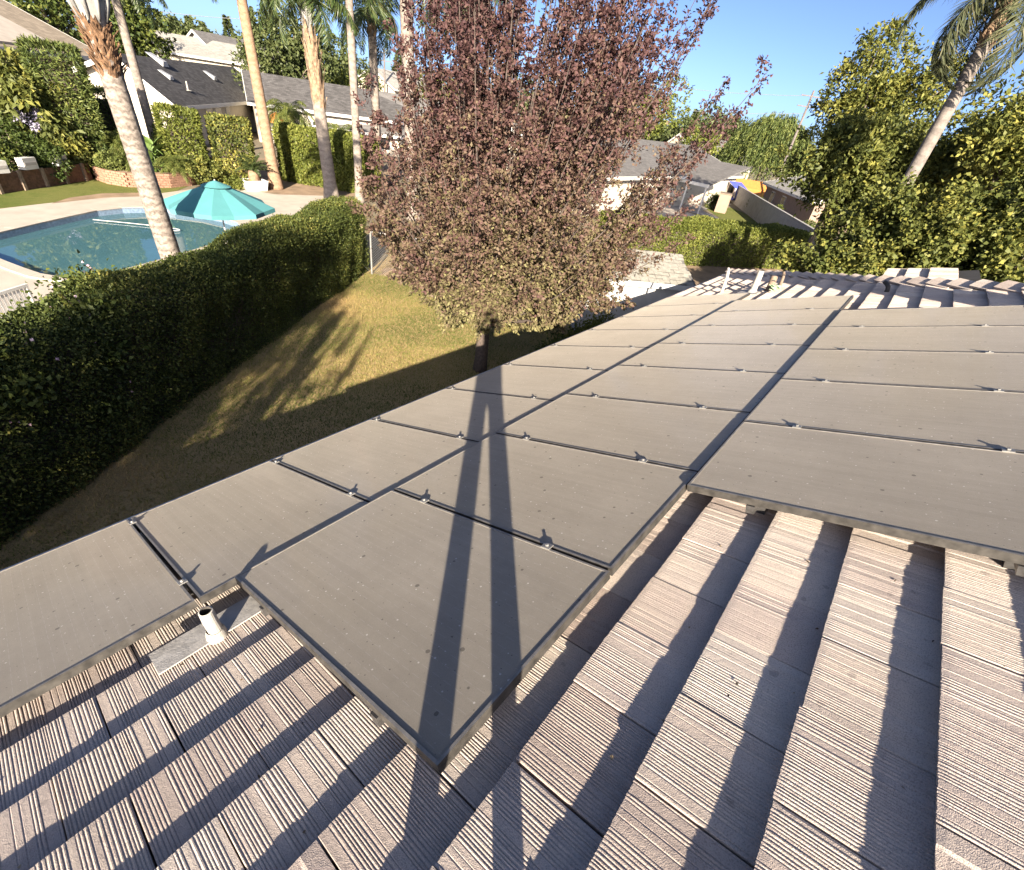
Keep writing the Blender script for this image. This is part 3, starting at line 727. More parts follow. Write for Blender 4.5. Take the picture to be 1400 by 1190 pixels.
x_, s_ = roofpx(986, 401); vent('pale hooked vent pipe at the far corner of the tile roof', x_, s_, .46, .030, .16)
x_, s_ = roofpx(1028, 401); vent('thick pale vent pipe just past the end of the panel rows', x_, s_, .44, .055, 0, (x_ - .3, s_ - .15, x_ + .35, s_ + .25)); TX, TS = x_, s_
x_, s_ = roofpx(1051, 397); vent('short mottled vent stub beside the thick far pipe', x_, s_, .26, .06, .02, None, 'wood2')
x_, s_ = roofpx(1064, 396); vent('slim grey vent pipe on the shaded tiles behind the panels', x_, s_, .30, .025, .10, None, 'wood2')
x_, s_ = roofpx(1212, 399); vent('low dark vent near the hip beyond the upper panel row', x_, s_, .10, .03, .16, None, 'deck')
# a little leaf litter and grit on the tiles (uncountable)
r_ = np.random.default_rng(55); k = 150; xs = r_.uniform(-.6, 3.2, k); ss = r_.uniform(-1.2, 2.4, k); ss = -.19 + EX * np.floor((ss + .19) / EX) + EX * r_.beta(1.2, 3, k) + .01
P_ = np.array([RP(x, s_, .020 - TILT * (1 - ((s_ + .19) / EX) % 1) + .004) for x, s_ in zip(xs, ss)])
ok = np.array([not covered(x, s_, -.05) for x, s_ in zip(xs, ss)]); P_ = P_[ok]; k = len(P_)
o = link('leaf_litter', leaf_mesh('leaf_litter', P_, np.cross(rdir(k, r_), np.array(RN)), np.tile(np.array(RN), (k, 1)) + r_.normal(0, .25, (k, 3)), r_.uniform(.006, .026, k), r_.uniform(.004, .012, k), r_.uniform(0, 1, k), leafmat('dry_litter', [(0, (.05, .03, .02)), (.6, (.16, .10, .05)), (1, (.35, .28, .18))], .1))); tag(o, 'scattered dry leaf bits and grit lying on the roof tiles', 'litter', kind='stuff')
# a small rag and a chip of tile near the pipes
mb = MB()
for i in range(9):
    a = Vector((random.uniform(-.15, .2), random.uniform(-.12, .12), random.uniform(0, .06)))
    mb.slab([a, a + Vector((.12, .02, .03)), a + Vector((.11, .12, .01)), a + Vector((-.02, .1, .04))], .008)
M['rag'] = plain('pale_green_rag', (.35, .50, .30), .9, 0, .2, 20, .2)
o = mb.build('crumpled_rag', M['rag'], None, False, RP(TX - .15, TS - .45, .03)); tag(o, 'crumpled pale green rag beside the thick far vent pipe', 'rag')

# =================================================================== SOLAR PANELS
FD = .040; FWd = .011; LIP = .0032
def panel_parts(w, ln):
    fr = MB(); hw, hl_ = w / 2, ln / 2
    for (a, b, inner) in (((-hw, -hl_), (hw, -hl_ + FWd), 4), ((-hw, hl_ - FWd), (hw, hl_), 2), ((-hw, -hl_ + FWd + .0003), (-hw + FWd, hl_ - FWd - .0003), 3), ((hw - FWd, -hl_ + FWd + .0003), (hw, hl_ - FWd - .0003), 5)):
        fr.box((a[0], a[1], -FD), (b[0], b[1], 0)); fr.mi[-6 + inner] = 1; fr.mi[-5] = 1
    gl = MB(); gl.box((-hw + FWd + .0004, -hl_ + FWd + .0004, -.012), (hw - FWd - .0004, hl_ - FWd - .0004, -LIP))
    return fr.mesh('frame', [M['frame_edge'], M['frame_lip']]), gl.mesh('glass', M['panel'])
cl_ = MB(); cl_.box((-.020, -.024, .0005), (.020, .024, .006)); cl_.tube([(0, 0, .006), (0, 0, .015)], .009, 6); cl_.box((-.006, -.02, -.05), (.006, .02, .0005))
clampm = cl_.mesh('clamp', M['alu'])
def mounts(w):                                    # slotted foot + rail under the panel
    mb = MB(); return mb
ordn = ['nearest', 'second', 'third', 'fourth', 'fifth', 'sixth', 'seventh', 'eighth', 'ninth', 'last']
rown = {'A': 'lower row by the eave', 'B': 'middle row', 'C': 'upper right row'}
GAP = .018
for nm, x0, k, s0, s1, h in ROWS:
    w = PIT - GAP; ln = s1 - s0; fm, gm = panel_parts(w, ln)
    rl = MB(); rl.box((-PIT / 2, -.020, -.085), (PIT / 2, .020, -FD - .002)); railm = rl.mesh('rail', M['frame'])
    ft = MB(); ft.box((-.03, -.03, -.20), (.03, .03, -.086)); footm = ft.mesh('mount_foot', M['frame'])
    for i in range(k):
        xm = x0 + PIT * (i + .5)
        extra = {('B', 0): ', front corner overhanging tiles', ('B', 1): ', crossed by leg shadows', ('A', 0): ', at left edge', ('C', 0): ''}.get((nm, i), '')
        wo = 'farthest' if i == k - 1 else ordn[i]
        lab = 'dusty brown-grey solar panel, %s of the %s%s' % (wo, rown[nm], extra) if i == 0 or i == k - 1 else 'dusty solar panel, %s from the near end of the %s%s' % (wo, rown[nm], extra)
        t = thing('solar_panel', lab, 'solar panel', RP(xm, (s0 + s1) / 2, h), (TH + random.gauss(0, .0006), 0, random.gauss(0, .0005)), 'solar panels of the ' + rown[nm])
        link('frame', fm, t); link('glass', gm, t)
        cf = (.21, .80) if nm != 'A' else (.16, .93)
        for f_ in cf:
            link('rail', railm, t, (0, -ln / 2 + ln * f_, 0))
            if i % 2 == 0: link('mount_foot', footm, t, (-PIT * .3, -ln / 2 + ln * f_, 0))
            if i < k - 1: link('clamp', clampm, t, (PIT / 2, -ln / 2 + ln * f_ + random.gauss(0, .006), 0))
            

# =================================================================== THE PHOTOGRAPHER (casts the long leg shadows)
hv = Vector((.7606, .6492, 0)); lv_ = Vector((.6492, -.7606, 0))       # sun heading, and its right
foot = Vector((0, 0, 0)) - hv * .32
def pp(lat, fwd, zrel): return Vector((0, 0, ZC)) + hv * (fwd - .32) + lv_ * lat + Vector((0, 0, zrel))
def roofz(p): return RO.z - (p.y - RO.y) * .38334
me = bpy.data.meshes.new('person')
J = [pp(.075, 0, -.66), pp(.075, .0, -.42), pp(.075, .0, -.18), pp(.075, .02, -.10), pp(.07, .04, .06),      # pelvis, waist, chest, neck, head
     pp(.0, 0, -.72), pp(-.02, .02, -1.10), pp(-.04, 0, -1.50), pp(-.04, .16, -1.56),
     pp(.15, 0, -.72), pp(.19, .02, -1.08), pp(.21, 0, -1.42), pp(.21, .16, -1.50),
     pp(-.10, 0, -.20), pp(-.22, .06, -.36), pp(-.06, .26, -.12),
     pp(.25, 0, -.20), pp(.37, .06, -.36), pp(.18, .26, -.12)]
for a, b in ((7, 8), (11, 12)):
    zg = roofz(J[a]) + .07; J[a].z = max(J[a].z, zg); J[b].z = roofz(J[b]) + .05
Ed = [(0, 1), (1, 2), (2, 3), (3, 4), (0, 5), (5, 6), (6, 7), (7, 8), (0, 9), (9, 10), (10, 11), (11, 12), (2, 13), (13, 14), (14, 15), (2, 16), (16, 17), (17, 18)]
rad = [.12, .125, .13, .055, .095, .085, .062, .045, .035, .085, .062, .045, .035, .05, .038, .03, .05, .038, .03]
base_p = Vector((J[0].x, J[0].y, min(j.z for j in J) - .04))
# hands: five fingers curled round the phone on each side
for side, wi in ((-1, 15), (1, 18)):
    w0 = J[wi]; pi = len(J); J.append(pp(.06 + side * .085, .285, -.04)); rad.append(.026); Ed.append((wi, pi))
    for f_ in range(5):
        k1 = len(J); z_ = -.05 + f_ * .022
        J += [pp(.06 + side * .088, .30 - .004 * f_, z_), pp(.06 + side * .070, .307, z_ + .004)]; rad += [.009, .008]; Ed += [(pi, k1), (k1, k1 + 1)]
me.from_pydata([tuple(j - base_p) for j in J], Ed, [])
person = link('person', me, None, base_p)
person.modifiers.new('Skin', 'SKIN'); sub = person.modifiers.new('Sub', 'SUBSURF'); sub.levels = 1; sub.render_levels = 2
for i, sv in enumerate(me.skin_vertices[0].data): sv.radius = (rad[i], rad[i]); sv.use_root = (i == 0)
me.materials.append(M['denim'])
tag(person, 'person standing astride on the roof holding a phone, seen only as shadow', 'person')
ph = MB(); ph.box((-.075, -.037, -.004), (.075, .037, .004))
pho = ph.build('phone', M['frame']); pm = cam.matrix_world.copy(); pm.translation = Vector((0, 0, ZC)) + Vector(MW[:, 2]) * -.025
pho.matrix_world = pm; tag(pho, 'dark phone held up by the photographer on the roof', 'phone')

# =================================================================== OUR YARD
YAWH = math.atan2(7.3, 10.8)
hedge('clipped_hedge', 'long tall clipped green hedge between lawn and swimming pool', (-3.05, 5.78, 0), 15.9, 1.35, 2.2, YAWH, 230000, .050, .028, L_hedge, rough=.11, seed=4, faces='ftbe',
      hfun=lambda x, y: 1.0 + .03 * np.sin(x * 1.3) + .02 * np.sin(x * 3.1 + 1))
fb = thing('flowering_bush', 'sprawling lantana bush with pink flowers growing over the hedge end', 'bush', (.6, 8.6, 0))
cl = []
rb = random.Random(3)
for i in range(26):
    u = rb.uniform(0, 1); x = -.9 + u * 3.0; y = 7.95 + u * 2.0 + rb.uniform(-.35, 1.0)
    cl.append(((x - .6, y - 8.6, rb.uniform(.5, 2.05)), (rb.uniform(.3, .5),) * 3))
crown('foliage', cl, 26000, .085, .055, L_green, fb, up=.3, sub=10, spread=.35, shell=.5, lo=.05, hi=.85)
P, O, B = scatter_clumps(cl, 420, 10, .2, .95)
link('flowers', leaf_mesh('flowers', P + O * .06, O + rdir(len(P)) * .5, rdir(len(P)), .05, .05, rng.uniform(0, 1, len(P)), M['pink']), fb)
mb = MB()
for c_, r_ in cl[:14]: mb.tube(limb((0, .2, 0), c_, .1, 4), [.02, .016, .012, .009, .005], 5)
for i in range(9):                                # a few long shoots above the top
    c_ = rb.choice(cl)[0]; e = Vector(c_) + Vector((rb.uniform(-.2, .2), rb.uniform(-.1, .3), rb.uniform(.5, .75))); mb.tube([Vector(c_), Vector(c_).lerp(e, .5) + Vector((.04, 0, .02)), e], [.008, .006, .003], 4)
    k = 26; tt = rng.uniform(.2, 1, k)[:, None]; Pq = np.array(c_) + (np.array(e) - np.array(c_)) * tt
    link('shoot_leaves', leaf_mesh('shoot_leaves', Pq, rdir(k) + np.array([0, 0, .3]), rdir(k), .09, .05, rng.uniform(.5, 1, k), L_green), fb)
mb.build('stems', M['bark2'], fb)

# chain-link fence between the hedge end and the plum tree
f0 = G(506, 315, 1.5); f1 = G(640, 336, 1.5); f0.z = f1.z = 0
fn = thing('chain_link_fence', 'low chain-link fence with galvanised posts past the hedge end', 'fence', f0)
e = f1 - f0; L_ = e.length; ed = e.normalized(); Hf = 1.45
mb = MB(); mb.tube([ed * 0 + Vector((0, 0, Hf)), ed * L_ + Vector((0, 0, Hf))], .024, 8); mb.build('top_rail', M['galv'], fn)
for q in (0, L_ * .55, L_):
    mb = MB(); mb.tube([Vector((0, 0, -.1)), Vector((0, 0, Hf + .03)), Vector((0, 0, Hf + .05))], [.03, .03, .012], 8); mb.build('post', M['galv'], fn, loc=ed * q)
mb = MB(); st = .085; nw = int((L_ + Hf) / st)
for i in range(nw):
    for s_ in (1, -1):
        a = i * st - (Hf if s_ > 0 else 0); z0, z1 = (0, Hf); x0, x1 = (a, a + Hf) if s_ > 0 else (a, a - Hf)
        t0, t1 = 0, 1
        if x0 < 0 or x1 < 0 or x0 > L_ or x1 > L_:
            for lim in (0, L_):
                tt = (lim - x0) / (x1 - x0)
                if 0 < tt < 1:
                    if (lim == 0) == (x1 > x0): t0 = max(t0, tt)
                    else: t1 = min(t1, tt)
            if t0 >= t1 or max(x0, x1) < 0 or min(x0, x1) > L_: continue
        A2 = ed * (x0 + (x1 - x0) * t0) + Vector((0, 0, z0 + (z1 - z0) * t0 + .02)); B2 = ed * (x0 + (x1 - x0) * t1) + Vector((0, 0, z0 + (z1 - z0) * t1 - .02))
        mb.tube([A2, B2], .0035, 3, False)
mb.build('wire_mesh', M['galv'], fn)['kind'] = 'stuff'
mb = MB(); rr = random.Random(9)                   # heap of dry clippings at the fence
for i in range(130):
    a = Vector((rr.gauss(0, .8), rr.gauss(0, .55), 0)); hgt = .32 * math.exp(-(a.x ** 2 / .9 + a.y ** 2 / .5)); a.z = hgt * rr.uniform(.3, 1)
    d_ = Vector((rr.gauss(0, 1), rr.gauss(0, 1), rr.gauss(0, .3))).normalized() * rr.uniform(.12, .35); mb.tube([a, a + d_], .006, 3, False)
bs = [(0, 0, .3)] + [(math.cos(6.283 * i / 14) * rr.uniform(.9, 1.3) * 1.1, math.sin(6.283 * i / 14) * rr.uniform(.8, 1.1) * .75, -.01) for i in range(14)]
mb.add(bs, [(0, 1 + i, 1 + (i + 1) % 14) for i in range(14)])
hp = G(552, 372); tag(mb.build('clippings_heap', M['dirt'], None, False, hp), 'low heap of dry clippings and soil by the chain-link fence', 'heap')

# purple-leaf plum
pb = Vector((8.0, 6.95, 0)); plum = thing('plum_tree', 'large purple-leaf plum tree with a dense reddish-brown crown', 'tree', pb)
lat = Vector((.6492, -.7606, 0)); fwd = Vector((.7606, .6492, 0))
def env(z):                                        # crown radius and sideways shift by height
    zs = [1.2, 1.6, 2.3, 3.2, 4.5, 5.8, 7.0, 8.5, 10]; rs = [1.0, 1.7, 2.6, 3.05, 3.25, 2.95, 2.4, 1.9, 1.1]; sh = [.35, .3, .3, .35, .5, .55, .5, .5, .5]
    return float(np.interp(z, zs, rs)), float(np.interp(z, zs, sh))
mb = MB(); fork = Vector((.05, .05, 1.35))
mb.tube([(0, 0, -.1), (.01, 0, .4), (.03, .03, .9), fork, (.1, .1, 1.9)], [.19, .16, .15, .15, .12], 10)
LP = []; LT = []; LV = []; LS = []
rr = np.random.default_rng(21)
ends = []
for i in range(255):
    z = rr.uniform(1.6, 8.9) if i % 5 else rr.uniform(1.5, 3.2); R0, s0 = env(z); a = rr.uniform(0, 6.283); q = R0 * math.sqrt(rr.uniform(.18, 1.0)) * (1 + rr.normal(0, .05))
    ends.append(lat * (s0 + math.cos(a) * q) + fwd * (math.sin(a) * q * .93) + Vector((0, 0, z)))
for i in range(26):
    ends.append(lat * rr.uniform(-1.2, 2.2) + fwd * rr.normal(0, .8) + Vector((0, 0, rr.uniform(6.2, 9.6))))
# reaching shoots seen against the sky at the right and the left
for lx, z in ((4.35, 6.15), (4.15, 6.7), (3.9, 5.6), (3.55, 7.7), (3.3, 8.3), (4.0, 4.6), (3.6, 4.0), (2.6, 9.2), (1.9, 9.9), (-2.4, 4.9), (-2.5, 4.2), (-2.2, 5.8), (-1.7, 7.0), (-2.3, 3.3), (-1.9, 6.4)):
    for kk in range(2): ends.append(lat * (lx + rr.normal(0, .12)) + fwd * rr.normal(0, .5) + Vector((0, 0, z + rr.normal(0, .15))))
for i, e_ in enumerate(ends):
    st_ = fork + Vector((rr.normal(0, .05), rr.normal(0, .05), rr.uniform(-.1, .5)))
    low = e_.z < 2.6
    c1 = st_.lerp(e_, .5); c1 = c1 + Vector((0, 0, (.8 if low else -.25) * (e_ - st_).length * .25)) + Vector((e_.x - st_.x, e_.y - st_.y, 0)) * (.0 if low else .18)
    pts = [st_ * (1 - t) ** 2 + c1 * 2 * t * (1 - t) + e_ * t * t for t in np.linspace(0, 1, 7)]
    rb0 = .035 if i % 4 else .06
    mb.tube(pts, [rb0, rb0 * .8, rb0 * .62, rb0 * .45, .012, .008, .004], 5, False)
    sparse = i >= 281 or e_.z > 7.4
    k = int(rr.uniform(860, 1150)) if not sparse else 560
    t = rr.uniform(.32, 1.02, k) ** .8
    T_ = np.array([np.array(p) for p in pts]); idx = np.clip(t * 6, 0, 5.999); j = idx.astype(int); fr = (idx - j)[:, None]
    base_pts = T_[j] * (1 - fr) + T_[j + 1] * fr; ax = unit(T_[j + 1] - T_[j])
    # side twigs: leaves sit on little twigs round the shoot
    ntw = 52; tw = rdir(ntw, r=rr) * rr.uniform(.10, .38 if not sparse else .22, (ntw, 1)); tw_t = rr.uniform(.34, 1, ntw)
    pick = np.abs(t[:, None] - tw_t[None]).argmin(1); q = rr.uniform(.25, 1.05, (k, 1))
    P_ = base_pts + tw[pick] * q + rr.normal(size=(k, 3)) * .03
    LP.append(P_); LT.append(ax * .5 + tw[pick] / np.linalg.norm(tw[pick], axis=1, keepdims=True) * .6 + rdir(k, r=rr) * .8 + np.array([0, 0, -.25]))
    zz = P_[:, 2]; inn = np.linalg.norm(P_[:, :2] - np.array((lat * .6).xy), axis=1) / 3.3
    LV.append(np.clip(.96 - .115 * zz - .16 * (inn - .6) + rr.normal(0, .13, k) + rr.normal(0, .06), 0, 1)); LS.append(np.where(zz < 3, 1.12, 1.0) * rr.uniform(.7, 1.25, k))
LP = np.concatenate(LP); LT = np.concatenate(LT); LV = np.concatenate(LV); LS = np.concatenate(LS)
mb.build('trunk', M['bark'], plum, True)
link('crown', leaf_mesh('crown', LP, LT, rdir(len(LP)) + np.array([0, 0, .35]), .066 * LS, .038 * LS, LV, L_plum), plum)

M['shed_band'] = plain('darker_shingle_band', (.12, .115, .10), .95, 0, .25, 9, .3, 160)
# garden shed with pale shingles, built from its eave and ridge
sE_l, sE_r = Vector((12.25, 6.95, 1.8)), Vector((15.0, 4.55, 1.8)); sdir = (sE_r - sE_l).normalized(); sback = Vector((-sdir.y, sdir.x, 0)); sback = sback if sback.x > 0 else -sback
sw = 1.62; slen = (sE_r - sE_l).length + .02; rise = .52
shed = thing('garden_shed', 'small garden shed with pale grey shingle roof beyond the house corner', 'shed', Vector((*(sE_l + sback * .2 + sdir * .15).xy, 0)))
so = Vector(shed.location)
def sp(u, w, z): return sE_l + sdir * u + sback * w + Vector((0, 0, z - 1.8)) - so
mb = MB(); q = [sp(.12, .18, 0), sp(slen - .12, .18, 0), sp(slen - .12, 2 * sw - .18, 0), sp(.12, 2 * sw - .18, 0)]
mb.prism([tuple(p) for p in q], 0, 1.74); g1 = [sp(.12, .18, 1.74), sp(.12, 2 * sw - .18, 1.74), sp(.12, sw, 1.74 + rise * .86)]; g2 = [sp(slen - .12, .18, 1.74), sp(slen - .12, sw, 1.74 + rise * .86), sp(slen - .12, 2 * sw - .18, 1.74)]
mb.add(g1, [(0, 2, 1)]); mb.add(g2, [(0, 2, 1)]); mb.build('wall', M['greyp'], shed)
for k, (w0, w1) in enumerate(((0, sw), (2 * sw, sw))):
    mb = MB(); mb.slab([sp(0, w0, 1.8), sp(slen, w0, 1.8), sp(slen, w1, 1.8 + rise), sp(0, w1, 1.8 + rise)], .03); rf = mb.build('roof', M['shing_grey'], shed)
    if k == 0:
        sl = math.hypot(sw, rise); nsr = 9; ex_ = sl / nsr
        up_ = (sback * sw + Vector((0, 0, rise))).normalized(); nrm = sdir.cross(up_).normalized(); nrm = nrm if nrm.z > 0 else -nrm
        shm = []
        for v_ in range(5):
            s_ = MB(); wd_ = (.20, .26, .30, .23, .28)[v_]; hh_ = .012 + .004 * (v_ % 3)
            if v_ % 2: s_.box((0, 0, 0), (wd_, ex_ * .985, hh_))
            else: s_.box((0, ex_ * .26, 0), (wd_, ex_ * .985, hh_)); s_.box((.004, 0, 0), (wd_ - .004, ex_ * .259, hh_ * .5), None, 1)
            shm.append((wd_, s_.mesh('shingle', [M['shed_shingle'], M['shed_band']])))
        rot = Matrix((sdir, up_, nrm)).transposed().to_4x4()
        for r_ in range(nsr):
            x = -.05 - .1 * (r_ % 2); 
            while x < slen - .12:
                wd_, sm = shm[random.randrange(5)]; o = link('shingle', sm, rf); mm = rot.copy(); mm.translation = sp(max(x, .0), 0, 1.8) + up_ * (ex_ * r_) + nrm * (.004 + (.006 if random.random() < .5 else 0)); o.matrix_local = mm; x += wd_ + .008
mb = MB(); mb.slab([sp(0, -.03, 1.80), sp(slen, -.03, 1.80), sp(slen, .0, 1.80), sp(0, .0, 1.80)], .16); mb.build('fascia', M['greyp'], shed)
# yellow-green shrub in front of the shed
def shrub(name, label, c, rad, k, size, n, L, W, mat, seed, group=None, cat='bush', **kw):
    t = thing(name, label, cat, (c[0], c[1], 0), group=group)
    cl = auto_clumps((0, 0, c[2]), rad, k, size, seed)
    mb = MB()
    for c_, r_ in cl[:8]: mb.tube(limb((0, 0, 0), c_, .1, 4), [.03, .025, .02, .015, .01], 5)
    mb.build('stems', M['bark2'], t); crown('foliage', cl, n, L, W, mat, t, **kw); return t
q = D(840, 410, 11.6); shrub('leafy_shrub', 'yellow-green leafy shrub in front of the pale shed', (q.x, q.y, .75), (1.3, .9, .6), 9, .5, 9000, .085, .05, L_lime, 31)
q = D(775, 437, 11.0); shrub('leafy_shrub', 'dim shrub in shade below the plum tree, behind the roof edge', (q.x + .3, q.y, .4), (1.2, .8, .5), 7, .45, 5000, .085, .05, L_green, 32)

# shade tree behind the camera, left of the house: its shadow falls on hedge and lawn
stems = [(-9.4, -.9), (-8.7, -.2), (-8.2, -1.5), (-7.6, -.7), (-7.3, -1.9), (-9.0, -2.2), (-8.0, .4), (-7.0, -.1)]
sct = thing('shade_tree', 'multi-stemmed tree beside the house that shades hedge and lawn', 'tree', (-8.4, -1.0, 0)); mb = MB(); cls = []
for (x, y) in stems:
    tp_ = Vector((x + 8.4 + random.uniform(-.4, .4), y + 1.0 + random.uniform(-.4, .4), random.uniform(6.6, 8.6))); mb.tube(limb((random.uniform(-.15, .15), random.uniform(-.15, .15), 0), Vector((x + 8.4, y + 1, 3.2)), .05, 3, .02) + limb(Vector((x + 8.4, y + 1, 3.25)), tp_, .0, 4, .02), [.15, .14, .13, .12, .11, .09, .07, .05, .03], 7)
    for z in np.arange(4.0, tp_.z, .75): cls.append(((x + 8.4 + random.gauss(0, .18), y + 1 + random.gauss(0, .18), z), (.22, .22, .5)))
cls += [((x + 8.4, y + 1, z), (rr0, rr0, rr0 * .6)) for x, y, z, rr0 in ((-10.3, -.4, 5.0, .9), (-9.8, .6, 5.9, .9), (-11.2, -1.2, 6.0, 1.0), (-10.8, .7, 4.7, .9), (-11.6, .1, 5.4, .9), (-10.4, 1.3, 4.0, .8), (-9.5, 1.4, 4.6, .7), (-10.9, -.3, 6.9, .7), (-9.7, 1.8, 3.6, .7))]
n9 = list(cls[-9:])
for z in np.arange(3.4, 9.8, .5):
    for (x, y) in ((-9.0, -1.1), (-9.0, -.5), (-9.0, .1)): cls.append(((x + 8.4 + random.gauss(0, .12), y + 1 + random.gauss(0, .12), z), (.5, .5, .45)))
mb.tube([(-.3, .2, 0), (-.5, .5, 4), (-.6, .5, 9.6)], [.16, .12, .03], 7)
for c_, _r in n9: mb.tube(limb((0, 0, 1.5), c_, .1, 4), [.08, .07, .05, .04, .02], 6)
mb.build('trunk', M['bark2'], sct, True); crown('crown', cls, 30000, .12, .06, L_green, sct, sub=10, spread=.3, shell=.4)

# =================================================================== PALMS
def frond_mesh(seed, ln=2.6, droop=1.0, lf=.62, n=58, mat='frond', lw=.026, hang=1.0):
    r = np.random.default_rng(seed); k = 14; pts = []; a = R(50); p = np.zeros(3)
    for i in range(k):
        pts.append(p.copy()); an = a - droop * R(125) * (i / k) ** 1.25; p = p + np.array([math.cos(an), 0, math.sin(an)]) * ln / k
    pts = np.array(pts); t = np.linspace(.12, .995, n); t = np.repeat(t, 2); side = np.tile([1, -1], n)
    idx = np.clip(t * (k - 1), 0, k - 1.001); j = idx.astype(int); f = (idx - j)[:, None]
    P = pts[j] * (1 - f) + pts[j + 1] * f; ax = unit(pts[j + 1] - pts[j])
    up = unit(np.cross(ax, np.array([0, 1.0, 0]))) * -1
    T = ax * .75 + np.array([0, 1.0, 0]) * side[:, None] * r.uniform(.5, .95, (len(t), 1)) + np.array([0, 0, -1.0]) * r.uniform(.3, 1.0, (len(t), 1)) * hang
    L = lf * (np.sin(np.pi * (.15 + .8 * t)) * .8 + .25) * r.uniform(.8, 1.15, len(t))
    P = np.repeat(P, 2, 0); T = np.repeat(T, 2, 0) + r.normal(0, .22, (len(t) * 2, 3)); L = np.repeat(L, 2) * r.uniform(.75, 1.1, len(t) * 2)
    me = leaf_mesh('frond', P, T, np.tile([0, 0, 1.0], (len(P), 1)) + r.normal(0, .4, (len(P), 3)), L, lw * max(1, ln / 2.2), r.beta(2, 3, len(P)), M[mat], .15)
    # add the rachis
    b = bmesh.new(); b.from_mesh(me); mb = MB(); mb.tube(pts, [.03 - .002 * i for i in range(k)], 5); vs_ = [b.verts.new(v) for v in mb.v]
    for q in mb.f: b.faces.new([vs_[i] for i in q])
    b.to_mesh(me); b.free(); return me
M['frondd'] = leafmat('palm_frond_dry', [(0, (.04, .05, .025)), (.5, (.085, .095, .045)), (.8, (.15, .14, .08)), (1, (.28, .23, .14))], .2, .6, .2)
FR = [frond_mesh(i, 2.6, .85 + .12 * i) for i in range(4)]
def palm(label, base, top, r0, r1, mat, fronds=16, bulge=0, boots=None, bl=(.35, .8), fscale=1.0, seed=0, shaft=None, spread=(-25, 55), curve=0.0, fm=None, group='tall palms'):
    base = Vector(base); t = thing('palm_tree', label, 'palm tree', base, group=group); d = Vector(top) - base; H_ = d.length; mb = MB(); r = random.Random(seed)
    n = max(16, int(H_ / .11)); pts = []; rad = []
    sidev = Vector((-d.y, d.x, 0)); sidev = sidev.normalized() if sidev.length > .01 else Vector((1, 0, 0))
    for i in range(n + 1):
        f = i / n; pts.append(d * f + d.cross(sidev).normalized() * curve * math.sin(math.pi * f)); rr_ = r0 + (r1 - r0) * f + (r0 * .35 * max(0, 1 - f * 9) if r0 > .15 else 0)
        rad.append(rr_ * (1 + (.012 if i % 2 else -.006) + r.uniform(-.012, .012)))
    pts[0] = pts[0] - Vector((0, 0, .15)); mb.tube(pts, rad, 14); mb.build('trunk', mat, t, True)
    c = d.copy()
    if boots:                                     # old leaf bases under the crown
        z0, z1, kk = boots; mb = MB()
        for i in range(kk):
            f = z0 + (z1 - z0) * i / kk; a = 2.4 * i + r.uniform(-.3, .3); p = d * f; o_ = Vector((math.cos(a), math.sin(a), 0)); rr_ = r0 + (r1 - r0) * f
            ln = r.uniform(*bl); big = bl[1] > .5; tg = Vector((-o_.y, o_.x, 0)); w0_ = r.uniform(.8, 1.2) * (.17 if big else .07); fl_ = r.uniform(.0, .20) if big else r.uniform(.02, .14); tw_ = r.uniform(-.06, .06) * (3 if not big else 1)
            rows = [(0, w0_, rr_ * .98), (.35, w0_ * .8, rr_ * 1.06 + .01), (.7, w0_ * .42, rr_ * 1.06 + fl_ * .5), (1, w0_ * .12, rr_ * 1.04 + fl_)]; v_ = []
            for (ff_, ww_, ro_) in rows:
                cpt = p + o_ * ro_ + tg * tw_ * ff_ + Vector((0, 0, ln * ff_ - .05))
                v_ += [cpt - tg * ww_ - o_ * ww_ * .35, cpt, cpt + tg * ww_ - o_ * ww_ * .35, cpt - o_ * .03]
            fs_ = []
            for j_ in range(3):
                a_ = 4 * j_; fs_ += [(a_, a_ + 1, a_ + 5, a_ + 4), (a_ + 1, a_ + 2, a_ + 6, a_ + 5), (a_ + 2, a_ + 3, a_ + 7, a_ + 6), (a_ + 3, a_, a_ + 4, a_ + 7)]
            mb.add(v_, fs_ + [(12, 13, 14, 15)])
        mb.build('leaf_bases', M['boot' if bl[1] > .5 else 'boot2'], t, False)
    if shaft:
        mb = MB(); h_, rs = shaft; mb.tube([c + Vector((0, 0, h_ * q0)) for q0 in (-.12, .05, .2, .45, .75, 1)], [rs * .72, rs * .80, rs * 1.05, rs * 1.3, rs * 1.15, rs * .5], 16); mb.build('crown_shaft', M['bootgrey'], t, True); mb = MB()
        for i in range(9):
            a = .7 * i; o_ = Vector((math.cos(a), math.sin(a), 0)); mb.tube([c + o_ * rs * .80, c + o_ * rs * 1.12 + Vector((0, 0, h_ * .22)), c + o_ * rs * 1.36 + Vector((0, 0, h_ * .5)), c + o_ * rs * 1.3 + Vector((0, 0, h_ * .95))], [.02, .05, .06, .03], 6)
        mb.build('petiole', M['bootgrey'], t, True); c = c + Vector((0, 0, h_ * .75))
    for i in range(fronds):
        o = link('frond', r.choice(fm or FR), t, c + Vector((0, 0, r.uniform(-.1, .2)))); an = 2.399 * i + r.uniform(-.2, .2); el = spread[1] + (spread[0] - spread[1]) * (i / max(1, fronds - 1))
        o.rotation_euler = (0, -R(el - 35), an); s_ = fscale * r.uniform(.85, 1.12); o.scale = (s_, s_, s_)
    return t
b1 = AZ(74.2, 16.2); t1 = D(128, 28, 16.8)
palm('thick ringed palm trunk leaning beside the pool, nearest of the palms', b1, t1, .262, .23, M['palm1'], 13, boots=(.83, .985, 170), bl=(.14, .34), seed=1, shaft=(1.5, .32), spread=(40, 85), fscale=1.25)
b2 = D(214, 200, 37); b2.z = 0; t2 = D(147, -40, 37)
